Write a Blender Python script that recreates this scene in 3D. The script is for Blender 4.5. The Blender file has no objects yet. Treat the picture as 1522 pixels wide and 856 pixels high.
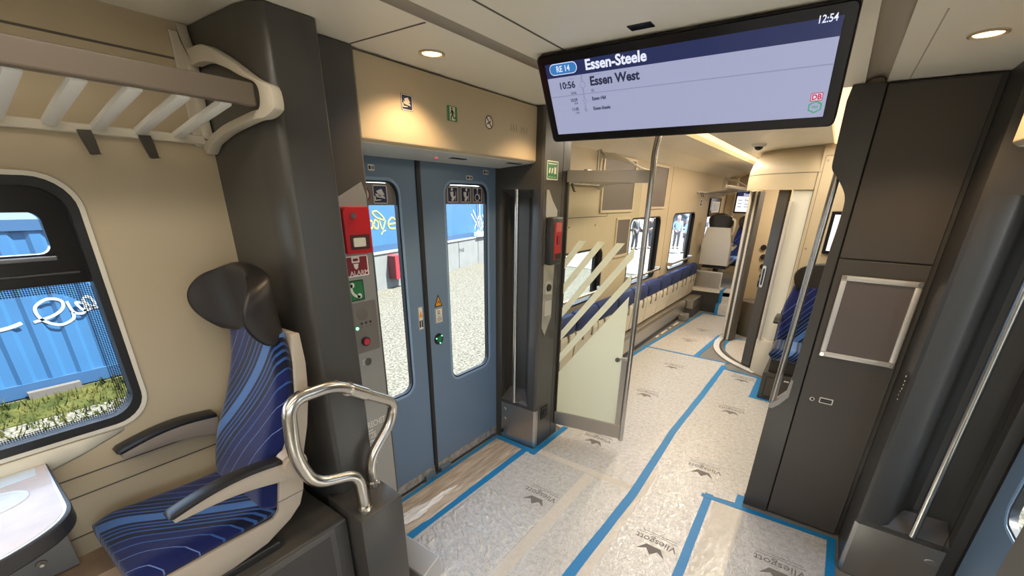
import bpy, bmesh, math, random
from mathutils import Vector, Matrix
S = bpy.context.scene
COL = S.collection
R = math.radians
random.seed(7)

# ------------------------------------------------------------------ camera, light, exposure
cam = bpy.data.cameras.new('camera')
cam_o = bpy.data.objects.new('camera', cam)
COL.objects.link(cam_o)
rx = Vector((0.81911, 0.57330, 0.01965)); dn = Vector((0.22537, -0.29012, -0.93007)); fw = Vector((-0.52751, 0.76626, -0.36685))
cam_o.matrix_world = Matrix(((rx.x, -dn.x, -fw.x, 0), (rx.y, -dn.y, -fw.y, 0), (rx.z, -dn.z, -fw.z, 1.7), (0, 0, 0, 1)))
cam.sensor_width = 36
cam.lens = 634.14 * 36 / 1522
cam.shift_x = (761 - 775.93) / 1522
cam.shift_y = (540.93 - 428) / 1522
cam.clip_start = 0.02
cam.clip_end = 400
S.camera = cam_o
S.view_settings.view_transform = 'Standard'
S.view_settings.look = 'None'
S.view_settings.exposure = 0.75
S.view_settings.gamma = 1
S.view_settings.use_curve_mapping = False
S.cycles.use_denoising = True
S.cycles.max_bounces = 10
S.cycles.transparent_max_bounces = 24
S.cycles.sample_clamp_indirect = 6

W = bpy.data.worlds.new('sky')
S.world = W
W.use_nodes = True
nt = W.node_tree
bg = nt.nodes['Background']
tc = nt.nodes.new('ShaderNodeTexCoord')
sp = nt.nodes.new('ShaderNodeSeparateXYZ')
rp = nt.nodes.new('ShaderNodeValToRGB')
nt.links.new(tc.outputs['Generated'], sp.inputs[0])
nt.links.new(sp.outputs['Z'], rp.inputs[0])
nt.links.new(rp.outputs[0], bg.inputs[0])
rp.color_ramp.elements[0].color = (0.86, 0.92, 1.0, 1)
rp.color_ramp.elements[1].color = (0.42, 0.63, 1.0, 1)
rp.color_ramp.elements[1].position = 0.8
bg.inputs[1].default_value = 3.0

sun = bpy.data.lights.new('sun', 'SUN')
sun.energy = 24.0
sun.angle = R(0.6)
sun.color = (1, 0.95, 0.86)
sun_o = bpy.data.objects.new('sun', sun)
COL.objects.link(sun_o)
sun_o.rotation_euler = Vector((-0.40, -0.30, -0.86)).to_track_quat('-Z', 'Y').to_euler()

LAMP_WARM = (1.0, 0.70, 0.40)


def area_lamp(name, loc, sx, sy, watt, color=LAMP_WARM, spread=180):
    l = bpy.data.lights.new(name, 'AREA')
    l.shape = 'RECTANGLE'
    l.size, l.size_y = sx, sy
    l.energy = watt
    l.color = color
    l.spread = R(spread)
    o = bpy.data.objects.new(name, l)
    COL.objects.link(o)
    o.location = loc
    return o


# the tubes behind the ceiling light strips of the saloons, at both ends of the vestibule, and one toilet cabin lamp
area_lamp('ceiling_lamp', (-1.0, -0.95, 2.13), 0.12, 3.0, 8, (1.0, 0.92, 0.80))
area_lamp('ceiling_lamp', (0.02, -0.95, 2.13), 0.12, 3.0, 8, (1.0, 0.92, 0.80))
area_lamp('ceiling_lamp', (-1.0, 5.0, 2.135), 0.09, 3.8, 24, (1.0, 0.88, 0.70))
area_lamp('ceiling_lamp', (-0.10, 3.6, 2.135), 0.09, 2.0, 13, (1.0, 0.88, 0.70))
area_lamp('ceiling_lamp', (-0.3, 5.9, 2.10), 0.3, 0.3, 14, (1.0, 0.86, 0.68))  # unseen ceiling lamp added to light the inside of the toilet cabin
area_lamp('ceiling_lamp', (-0.80, 8.6, 2.14), 0.1, 1.2, 12, (1.0, 0.85, 0.65))


# ------------------------------------------------------------------ materials
MATS = {}


def mat(name, col, rough=0.5, metal=0.0, coat=0.0, emit=None, estr=0.0, bump=0.0, bscale=200.0, spec=0.5, vary=0.0, vscale=3.0, aniso=None):
    if name in MATS:
        return MATS[name]
    m = bpy.data.materials.new(name)
    m.use_nodes = True
    n = m.node_tree
    b = n.nodes['Principled BSDF']
    b.inputs['Base Color'].default_value = (*col, 1)
    b.inputs['Roughness'].default_value = rough
    b.inputs['Metallic'].default_value = metal
    b.inputs['Coat Weight'].default_value = coat
    b.inputs['Specular IOR Level'].default_value = spec
    if emit:
        b.inputs['Emission Color'].default_value = (*emit, 1)
        b.inputs['Emission Strength'].default_value = estr
    if bump or vary or aniso:
        t = n.nodes.new('ShaderNodeTexCoord')
    if bump:
        ns = n.nodes.new('ShaderNodeTexNoise')
        ns.inputs['Scale'].default_value = bscale
        ns.inputs['Detail'].default_value = 4
        bp = n.nodes.new('ShaderNodeBump')
        bp.inputs['Strength'].default_value = bump
        bp.inputs['Distance'].default_value = 0.002
        n.links.new(t.outputs['Object'], ns.inputs['Vector'])
        n.links.new(ns.outputs['Fac'], bp.inputs['Height'])
        n.links.new(bp.outputs[0], b.inputs['Normal'])
    if vary:
        ns = n.nodes.new('ShaderNodeTexNoise')
        ns.inputs['Scale'].default_value = vscale
        ns.inputs['Detail'].default_value = 6
        cr = n.nodes.new('ShaderNodeValToRGB')
        cr.color_ramp.elements[0].position = 0.3
        cr.color_ramp.elements[1].position = 0.7
        cr.color_ramp.elements[0].color = (*[c * (1 - vary) for c in col], 1)
        cr.color_ramp.elements[1].color = (*[min(1, c * (1 + vary)) for c in col], 1)
        n.links.new(t.outputs['Object'], ns.inputs['Vector'])
        n.links.new(ns.outputs['Fac'], cr.inputs[0])
        n.links.new(cr.outputs[0], b.inputs['Base Color'])
    if aniso:
        mp = n.nodes.new('ShaderNodeMapping')
        mp.inputs['Scale'].default_value = aniso
        ns = n.nodes.new('ShaderNodeTexNoise')
        ns.inputs['Scale'].default_value = 1
        ns.inputs['Detail'].default_value = 3
        mr = n.nodes.new('ShaderNodeMapRange')
        mr.inputs['To Min'].default_value = max(0.05, rough - 0.1)
        mr.inputs['To Max'].default_value = rough + 0.14
        n.links.new(t.outputs['Object'], mp.inputs[0])
        n.links.new(mp.outputs[0], ns.inputs['Vector'])
        n.links.new(ns.outputs['Fac'], mr.inputs['Value'])
        n.links.new(mr.outputs[0], b.inputs['Roughness'])
    MATS[name] = m
    return m


cream = mat('cream_panel', (0.48, 0.395, 0.265), 0.5, bump=0.05, bscale=600)
ceil_m = mat('ceiling_cream', (0.82, 0.765, 0.64), 0.42)
grey = mat('dark_grey_cladding', (0.060, 0.056, 0.050), 0.30, bump=0.06, bscale=900)
grey2 = mat('dark_grey_door_panel', (0.070, 0.060, 0.050), 0.5, bump=0.08, bscale=900)
seam_m = mat('black_gap', (0.006, 0.006, 0.006), 0.7)
blue = mat('blue_door_paint', (0.135, 0.205, 0.295), 0.38, bump=0.03, bscale=500)
bluel = mat('blue_window_lip', (0.24, 0.36, 0.52), 0.35)
rub = mat('black_rubber', (0.010, 0.010, 0.010), 0.45)
blackg = mat('black_gloss', (0.006, 0.006, 0.007), 0.18)
steel = mat('brushed_steel', (0.58, 0.55, 0.50), 0.24, 1.0)
steelh = mat('brushed_steel_plate', (0.50, 0.47, 0.43), 0.33, 1.0, aniso=(240, 240, 5))
chrome = mat('polished_steel', (0.62, 0.60, 0.56), 0.16, 1.0)
alu = mat('aluminium', (0.62, 0.60, 0.57), 0.32, 1.0)
aluw = mat('satin_aluminium_frame', (0.66, 0.63, 0.58), 0.4, 0.6)
scuff = mat('scuffed_steel', (0.46, 0.44, 0.40), 0.5, 0.7, vary=0.35, vscale=25)
white = mat('white_plastic', (0.72, 0.72, 0.70), 0.4)
offw = mat('off_white_rack', (0.56, 0.51, 0.41), 0.45)
shell_m = mat('beige_seat_shell', (0.43, 0.36, 0.28), 0.45)
pad_m = mat('black_arm_pad', (0.012, 0.011, 0.011), 0.35)
leather = mat('dark_leather', (0.016, 0.013, 0.012), 0.42, bump=0.1, bscale=500)
taupe = mat('taupe_board', (0.13, 0.105, 0.095), 0.45)
railm = mat('taupe_rack_rail', (0.135, 0.108, 0.082), 0.4)
floor_m = mat('dark_rubber_floor', (0.17, 0.16, 0.145), 0.6, bump=0.1, bscale=300)
tape_m = mat('blue_tape', (0.008, 0.20, 0.47), 0.45, bump=0.1, bscale=60)
inkm = mat('grey_ink', (0.17, 0.15, 0.135), 0.7)
red = mat('signal_red', (0.46, 0.010, 0.014), 0.3)
dred = mat('dark_red_sign', (0.22, 0.014, 0.022), 0.4)
signw = mat('sign_white', (0.72, 0.69, 0.62), 0.45)
signg = mat('sign_green', (0.02, 0.19, 0.055), 0.4)
signn = mat('sign_navy', (0.016, 0.022, 0.075), 0.4)
signy = mat('sign_amber', (0.72, 0.30, 0.02), 0.4)
signk = mat('sign_black', (0.012, 0.012, 0.012), 0.5)
signt = mat('taupe_sign_band', (0.20, 0.17, 0.14), 0.5)
lampm = mat('lamp_diffuser', (1, 0.9, 0.7), 0.4, emit=(1.0, 0.62, 0.26), estr=4)
stripm = mat('strip_diffuser', (0.9, 0.75, 0.5), 0.5, emit=(1.0, 0.66, 0.33), estr=1.1)
ledg = mat('green_led', (0.1, 0.9, 0.3), 0.4, emit=(0.1, 1.0, 0.3), estr=4)
ledr = mat('red_led', (0.9, 0.1, 0.1), 0.4, emit=(1.0, 0.05, 0.05), estr=1.0)
wood = mat('table_laminate', (0.62, 0.50, 0.44), 0.3, coat=0.3, vary=0.10, vscale=14)
podium_m = mat('podium_floor', (0.36, 0.24, 0.15), 0.4, vary=0.25, vscale=9)
concrete = mat('pale_concrete', (0.095, 0.10, 0.098), 0.85, vary=0.08, vscale=2)
cont_m = mat('container_blue', (0.012, 0.062, 0.145), 0.5, vary=0.10, vscale=1.2)
cont_d = mat('container_blue_rail', (0.010, 0.040, 0.095), 0.5)
spray_w = mat('white_spray', (0.22, 0.24, 0.26), 0.6)
spray_y = mat('yellow_spray', (0.17, 0.165, 0.045), 0.6)
skin_m = mat('skin', (0.52, 0.31, 0.22), 0.5)
suit_m = mat('dark_suit', (0.045, 0.05, 0.06), 0.8)
shirt_m = mat('light_blue_shirt', (0.34, 0.52, 0.82), 0.8)
trous_m = mat('grey_trousers', (0.09, 0.095, 0.11), 0.8)
hair_m = mat('dark_hair', (0.03, 0.022, 0.018), 0.7)
cap_m = mat('pale_cap', (0.75, 0.75, 0.72), 0.7)
car_w = mat('car_paint_white', (0.75, 0.76, 0.78), 0.25, coat=0.5)
car_d = mat('car_paint_dark', (0.05, 0.06, 0.08), 0.25, coat=0.5)
carglass = mat('car_glass', (0.02, 0.025, 0.03), 0.08)
scrw = mat('screen_pale', (0.06, 0.06, 0.08), 0.3, emit=(0.200, 0.215, 0.315), estr=1.0)
scrn = mat('screen_navy', (0.01, 0.015, 0.05), 0.25, emit=(0.008, 0.012, 0.048), estr=1.0)
scrt = mat('screen_text_light', (0.3, 0.3, 0.35), 0.3, emit=(0.42, 0.44, 0.56), estr=1.0)
scrk = mat('screen_text_dark', (0.01, 0.01, 0.02), 0.3, emit=(0.012, 0.014, 0.035), estr=1.0)
scrl = mat('screen_line_grey', (0.1, 0.1, 0.15), 0.3, emit=(0.13, 0.14, 0.22), estr=1.0)
scrp = mat('screen_pill_blue', (0.01, 0.05, 0.12), 0.3, emit=(0.02, 0.11, 0.28), estr=1.0)
scrr = mat('screen_red', (0.1, 0.02, 0.05), 0.3, emit=(0.30, 0.012, 0.05), estr=1.0)
scrg = mat('screen_green', (0.03, 0.2, 0.1), 0.3, emit=(0.04, 0.17, 0.10), estr=1.0)


def glass_mat(name, tint, refl=1.0, rough=0.0):
    m = bpy.data.materials.new(name)
    m.use_nodes = True
    n = m.node_tree
    n.nodes.clear()
    out = n.nodes.new('ShaderNodeOutputMaterial')
    mix = n.nodes.new('ShaderNodeMixShader')
    tr = n.nodes.new('ShaderNodeBsdfTransparent')
    gl = n.nodes.new('ShaderNodeBsdfGlossy')
    lw = n.nodes.new('ShaderNodeFresnel')
    lw.inputs[0].default_value = 1.45
    mul = n.nodes.new('ShaderNodeMath')
    mul.operation = 'MULTIPLY'
    mul.inputs[1].default_value = refl
    tr.inputs[0].default_value = (*tint, 1)
    gl.inputs['Roughness'].default_value = rough
    ge = n.nodes.new('ShaderNodeNewGeometry')       # only the entry face mirrors, the exit face lets light out
    inv = n.nodes.new('ShaderNodeMath')
    inv.operation = 'MULTIPLY_ADD'
    inv.inputs[1].default_value = -1
    inv.inputs[2].default_value = 1
    front = n.nodes.new('ShaderNodeMath')
    front.operation = 'MULTIPLY'
    n.links.new(ge.outputs['Backfacing'], inv.inputs[0])
    n.links.new(inv.outputs[0], front.inputs[0])
    n.links.new(lw.outputs[0], front.inputs[1])
    n.links.new(front.outputs[0], mul.inputs[0])
    n.links.new(mul.outputs[0], mix.inputs[0])
    n.links.new(tr.outputs[0], mix.inputs[1])
    n.links.new(gl.outputs[0], mix.inputs[2])
    n.links.new(mix.outputs[0], out.inputs[0])
    MATS[name] = m
    return m


glass = glass_mat('clear_pane', (0.93, 0.95, 0.95), 0.8)
glassp = glass_mat('partition_glass', (0.95, 0.97, 0.95), 0.9)


def frost_mat():
    m = bpy.data.materials.new('frosted_film')
    m.use_nodes = True
    n = m.node_tree
    n.nodes.clear()
    out = n.nodes.new('ShaderNodeOutputMaterial')
    mix = n.nodes.new('ShaderNodeMixShader')
    mix.inputs[0].default_value = 0.62
    d = n.nodes.new('ShaderNodeBsdfPrincipled')
    d.inputs['Base Color'].default_value = (0.86, 0.87, 0.78, 1)
    d.inputs['Roughness'].default_value = 0.35
    t = n.nodes.new('ShaderNodeBsdfTranslucent')
    t.inputs[0].default_value = (0.93, 0.95, 0.86, 1)
    n.links.new(d.outputs[0], mix.inputs[1])
    n.links.new(t.outputs[0], mix.inputs[2])
    n.links.new(mix.outputs[0], out.inputs[0])
    return m


frost = frost_mat()


def frit_mat():
    # dotted black print on the pane edge
    m = bpy.data.materials.new('frit_dots')
    m.use_nodes = True
    n = m.node_tree
    n.nodes.clear()
    out = n.nodes.new('ShaderNodeOutputMaterial')
    mix = n.nodes.new('ShaderNodeMixShader')
    tr = n.nodes.new('ShaderNodeBsdfTransparent')
    d = n.nodes.new('ShaderNodeBsdfDiffuse')
    d.inputs[0].default_value = (0.03, 0.03, 0.03, 1)
    t = n.nodes.new('ShaderNodeTexCoord')
    mp = n.nodes.new('ShaderNodeMapping')
    mp.inputs['Rotation'].default_value = (R(45), 0, 0)
    mp.inputs['Scale'].default_value = (1, 260, 260)
    ck = n.nodes.new('ShaderNodeTexChecker')
    ck.inputs['Scale'].default_value = 1
    n.links.new(t.outputs['Object'], mp.inputs[0])
    n.links.new(mp.outputs[0], ck.inputs['Vector'])
    mul = n.nodes.new('ShaderNodeMath')
    mul.operation = 'MULTIPLY'
    mul.inputs[1].default_value = 0.75
    n.links.new(ck.outputs['Fac'], mul.inputs[0])
    n.links.new(mul.outputs[0], mix.inputs[0])
    n.links.new(tr.outputs[0], mix.inputs[1])
    n.links.new(d.outputs[0], mix.inputs[2])
    n.links.new(mix.outputs[0], out.inputs[0])
    return m


frit = frit_mat()


def fabric_mat(name, ax_s, ax_t, skew, origin, span, broad=0.5):
    """Navy plush with pale blue pinstripes fanning out of one broad band; s + skew*t runs across the stripes."""
    m = bpy.data.materials.new(name)
    m.use_nodes = True
    n = m.node_tree
    b = n.nodes['Principled BSDF']
    b.inputs['Roughness'].default_value = 0.85
    b.inputs['Sheen Weight'].default_value = 0.25
    b.inputs['Specular IOR Level'].default_value = 0.2
    t = n.nodes.new('ShaderNodeTexCoord')
    s = n.nodes.new('ShaderNodeSeparateXYZ')
    n.links.new(t.outputs['Object'], s.inputs[0])

    def mth(op, a, bb, c=None):
        k = n.nodes.new('ShaderNodeMath')
        k.operation = op
        for i, v in enumerate((a, bb, c)):
            if v is None:
                continue
            if isinstance(v, (int, float)):
                k.inputs[i].default_value = v
            else:
                n.links.new(v, k.inputs[i])
        return k.outputs[0]
    p = mth('MULTIPLY_ADD', s.outputs[ax_t], skew, s.outputs[ax_s])
    f = mth('DIVIDE', mth('SUBTRACT', p, origin), span)
    cr = n.nodes.new('ShaderNodeValToRGB')
    cr.color_ramp.interpolation = 'CONSTANT'
    navy = (0.004, 0.009, 0.075, 1)
    dark = (0.002, 0.004, 0.022, 1)
    mid = (0.03, 0.088, 0.27, 1)
    pale = (0.06, 0.155, 0.38, 1)
    thin = (0.13, 0.19, 0.42, 1)
    e = cr.color_ramp.elements
    seq = [(0.0, navy)]
    for k, d in enumerate((0.36, 0.285, 0.225, 0.175, 0.135, 0.10, 0.068)):
        w = 0.0035 + 0.0014 * k
        seq += [(broad - d, thin if k < 2 else mid), (broad - d + w, navy if k < 3 else dark)]
    seq += [(broad - 0.036, pale), (broad + 0.026, dark)]
    for k, d in enumerate((0.045, 0.072, 0.105, 0.145, 0.20, 0.27, 0.36)):
        w = 0.012 - 0.0012 * k
        seq += [(broad + d, mid if k < 5 else thin), (broad + d + w, dark if k < 3 else navy)]
    seq = [q for q in sorted(seq, key=lambda q: q[0]) if 0 <= q[0] <= 1][:31]
    e[0].position, e[0].color = seq[0]
    e[1].position, e[1].color = seq[-1]
    for q in seq[1:-1]:
        x = e.new(q[0])
        x.color = q[1]
    n.links.new(f, cr.inputs[0])
    n.links.new(cr.outputs[0], b.inputs['Base Color'])
    ns = n.nodes.new('ShaderNodeTexNoise')
    ns.inputs['Scale'].default_value = 700
    bp = n.nodes.new('ShaderNodeBump')
    bp.inputs['Strength'].default_value = 0.25
    bp.inputs['Distance'].default_value = 0.002
    n.links.new(ns.outputs['Fac'], bp.inputs['Height'])
    n.links.new(bp.outputs[0], b.inputs['Normal'])
    return m


def fleece_mat(name, base, dark, coat, wr=0.5, speck=220, dist=0.007):
    """Speckled painter's fleece under a clear, slightly creased film."""
    m = bpy.data.materials.new(name)
    m.use_nodes = True
    n = m.node_tree
    b = n.nodes['Principled BSDF']
    t = n.nodes.new('ShaderNodeTexCoord')
    ns = n.nodes.new('ShaderNodeTexNoise')
    ns.inputs['Scale'].default_value = speck
    ns.inputs['Detail'].default_value = 3
    n2 = n.nodes.new('ShaderNodeTexNoise')
    n2.inputs['Scale'].default_value = 38
    n2.inputs['Detail'].default_value = 4
    ad = n.nodes.new('ShaderNodeMath')
    ad.operation = 'MULTIPLY_ADD'
    ad.inputs[1].default_value = 0.6
    cr = n.nodes.new('ShaderNodeValToRGB')
    cr.color_ramp.elements[0].position = 0.55
    cr.color_ramp.elements[1].position = 0.92
    cr.color_ramp.elements[0].color = (*dark, 1)
    cr.color_ramp.elements[1].color = (*base, 1)
    n.links.new(t.outputs['Object'], ns.inputs['Vector'])
    n.links.new(t.outputs['Object'], n2.inputs['Vector'])
    n.links.new(n2.outputs['Fac'], ad.inputs[0])
    n.links.new(ns.outputs['Fac'], ad.inputs[2])
    n.links.new(ad.outputs[0], cr.inputs[0])
    n.links.new(cr.outputs[0], b.inputs['Base Color'])
    b.inputs['Roughness'].default_value = 0.7
    b.inputs['Coat Weight'].default_value = coat
    b.inputs['Coat Roughness'].default_value = 0.10
    b.inputs['Coat IOR'].default_value = 1.9
    mp = n.nodes.new('ShaderNodeMapping')
    mp.inputs['Scale'].default_value = (1, 0.55, 1)
    mp.inputs['Rotation'].default_value = (0, 0, R(35))
    wn = n.nodes.new('ShaderNodeTexNoise')
    wn.inputs['Scale'].default_value = 34
    wn.inputs['Detail'].default_value = 3
    wn.inputs['Distortion'].default_value = 2.2
    bp = n.nodes.new('ShaderNodeBump')
    bp.inputs['Strength'].default_value = wr
    bp.inputs['Distance'].default_value = dist
    n.links.new(t.outputs['Object'], mp.inputs[0])
    n.links.new(mp.outputs[0], wn.inputs['Vector'])
    n.links.new(wn.outputs['Fac'], bp.inputs['Height'])
    n.links.new(bp.outputs[0], b.inputs['Coat Normal'])
    return m


fleece = fleece_mat('floor_fleece', (0.60, 0.585, 0.555), (0.36, 0.35, 0.33), 1.0, 0.7)
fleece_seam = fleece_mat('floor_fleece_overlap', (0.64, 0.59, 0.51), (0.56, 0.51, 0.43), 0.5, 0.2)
film_glare = fleece_mat('painted_glare_film', (0.82, 0.82, 0.80), (0.7, 0.7, 0.7), 0.9, 0.9)  # white stands in for daylight glare on the film


def woodfilm_mat():
    m = fleece_mat('wood_floor_film', (0.50, 0.37, 0.25), (0.3, 0.2, 0.12), 0.7, 0.9)
    n = m.node_tree
    b = n.nodes['Principled BSDF']
    t = n.nodes['Texture Coordinate']
    mp = n.nodes.new('ShaderNodeMapping')
    mp.inputs['Scale'].default_value = (16, 1.6, 1)
    ns = n.nodes.new('ShaderNodeTexNoise')
    ns.inputs['Scale'].default_value = 2.0
    ns.inputs['Detail'].default_value = 6
    ns.inputs['Distortion'].default_value = 1.2
    cr = n.nodes.new('ShaderNodeValToRGB')
    cr.color_ramp.elements[0].position = 0.35
    cr.color_ramp.elements[1].position = 0.65
    cr.color_ramp.elements[0].color = (0.36, 0.28, 0.20, 1)
    cr.color_ramp.elements[1].color = (0.62, 0.52, 0.40, 1)
    n.links.new(t.outputs['Object'], mp.inputs[0])
    n.links.new(mp.outputs[0], ns.inputs['Vector'])
    n.links.new(ns.outputs['Fac'], cr.inputs[0])
    n.links.new(cr.outputs[0], b.inputs['Base Color'])
    return m


woodfilm = woodfilm_mat()


def mesh_panel_mat():
    """perforated sheet: round holes in a grid"""
    m = bpy.data.materials.new('perforated_sheet')
    m.use_nodes = True
    n = m.node_tree
    b = n.nodes['Principled BSDF']
    b.inputs['Roughness'].default_value = 0.5
    t = n.nodes.new('ShaderNodeTexCoord')
    v = n.nodes.new('ShaderNodeTexVoronoi')
    v.inputs['Scale'].default_value = 190
    v.inputs['Randomness'].default_value = 0
    cr = n.nodes.new('ShaderNodeValToRGB')
    cr.color_ramp.interpolation = 'CONSTANT'
    cr.color_ramp.elements[0].color = (0.008, 0.008, 0.008, 1)
    cr.color_ramp.elements[1].color = (0.06, 0.055, 0.05, 1)
    cr.color_ramp.elements[1].position = 0.36
    n.links.new(t.outputs['Object'], v.inputs['Vector'])
    n.links.new(v.outputs['Distance'], cr.inputs[0])
    n.links.new(cr.outputs[0], b.inputs['Base Color'])
    return m


perf = mesh_panel_mat()


def ground_mat(name, a, bcol, scale, bump=0.6):
    m = bpy.data.materials.new(name)
    m.use_nodes = True
    n = m.node_tree
    b = n.nodes['Principled BSDF']
    b.inputs['Roughness'].default_value = 0.95
    b.inputs['Specular IOR Level'].default_value = 0.1
    t = n.nodes.new('ShaderNodeTexCoord')
    ns = n.nodes.new('ShaderNodeTexNoise')
    ns.inputs['Scale'].default_value = scale
    ns.inputs['Detail'].default_value = 8
    cr = n.nodes.new('ShaderNodeValToRGB')
    cr.color_ramp.elements[0].position = 0.38
    cr.color_ramp.elements[1].position = 0.62
    cr.color_ramp.elements[0].color = (*a, 1)
    cr.color_ramp.elements[1].color = (*bcol, 1)
    n.links.new(t.outputs['Object'], ns.inputs['Vector'])
    n.links.new(ns.outputs['Fac'], cr.inputs[0])
    n.links.new(cr.outputs[0], b.inputs['Base Color'])
    return m


gravel = ground_mat('gravel', (0.036, 0.034, 0.027), (0.105, 0.100, 0.082), 26)
grass_m = ground_mat('dry_grass', (0.013, 0.020, 0.004), (0.042, 0.041, 0.010), 3)
paving = ground_mat('pale_paving', (0.11, 0.108, 0.10), (0.15, 0.148, 0.14), 2)


# ------------------------------------------------------------------ mesh builder
def rrect(u0, u1, v0, v1, r, n=7):
    """rounded rectangle loop, counter-clockwise; r one radius or four (lower-left, lower-right, upper-right, upper-left)"""
    if not hasattr(r, '__len__'):
        r = (r,) * 4
    pts = []
    for (cx, cy, a0, q) in ((u0, v0, 180, r[0]), (u1, v0, 270, r[1]), (u1, v1, 0, r[2]), (u0, v1, 90, r[3])):
        ccx = cx + q if cx == u0 else cx - q
        ccy = cy + q if cy == v0 else cy - q
        for i in range(n + 1):
            a = R(a0 + 90 * i / n)
            pts.append((ccx + q * math.cos(a), ccy + q * math.sin(a)))
    return pts


def smooth_path(pts, n=8, closed=False):
    """Catmull-Rom through pts"""
    P = [Vector(p) for p in pts]
    out = []
    N = len(P)
    rng = N if closed else N - 1
    for i in range(rng):
        p0 = P[(i - 1) % N] if (closed or i > 0) else P[i]
        p1 = P[i]
        p2 = P[(i + 1) % N]
        p3 = P[(i + 2) % N] if (closed or i + 2 < N) else P[(i + 1) % N]
        for k in range(n):
            t = k / n
            out.append(0.5 * ((2 * p1) + (p2 - p0) * t + (2 * p0 - 5 * p1 + 4 * p2 - p3) * t * t + (3 * p1 - p0 - 3 * p2 + p3) * t ** 3))
    if not closed:
        out.append(P[-1])
    return out


def fillet(pts, r, n=6):
    P = [Vector(p) for p in pts]
    out = [P[0]]
    for i in range(1, len(P) - 1):
        a, b, c = P[i - 1], P[i], P[i + 1]
        d1, d2 = (a - b), (c - b)
        rr = min(r, d1.length * 0.48, d2.length * 0.48)
        p1 = b + d1.normalized() * rr
        p2 = b + d2.normalized() * rr
        for k in range(n + 1):
            t = k / n
            out.append((1 - t) ** 2 * p1 + 2 * t * (1 - t) * b + t * t * p2)
    out.append(P[-1])
    return out


class Frame:
    """a flat drawing plane: origin o, right u, up v, outward n"""
    def __init__(self, o, u, v):
        self.o, self.u, self.v = Vector(o), Vector(u).normalized(), Vector(v).normalized()
        self.n = self.u.cross(self.v)

    def p(self, a, b, h=0.0):
        return self.o + self.u * a + self.v * b + self.n * h


def FX(x, sgn=1):      # plane x = const seen from +x: right is +y
    return Frame((x, 0, 0), (0, sgn, 0), (0, 0, 1))


def FY(y):             # plane y = const seen from -y: right is +x
    return Frame((0, y, 0), (1, 0, 0), (0, 0, 1))


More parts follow.
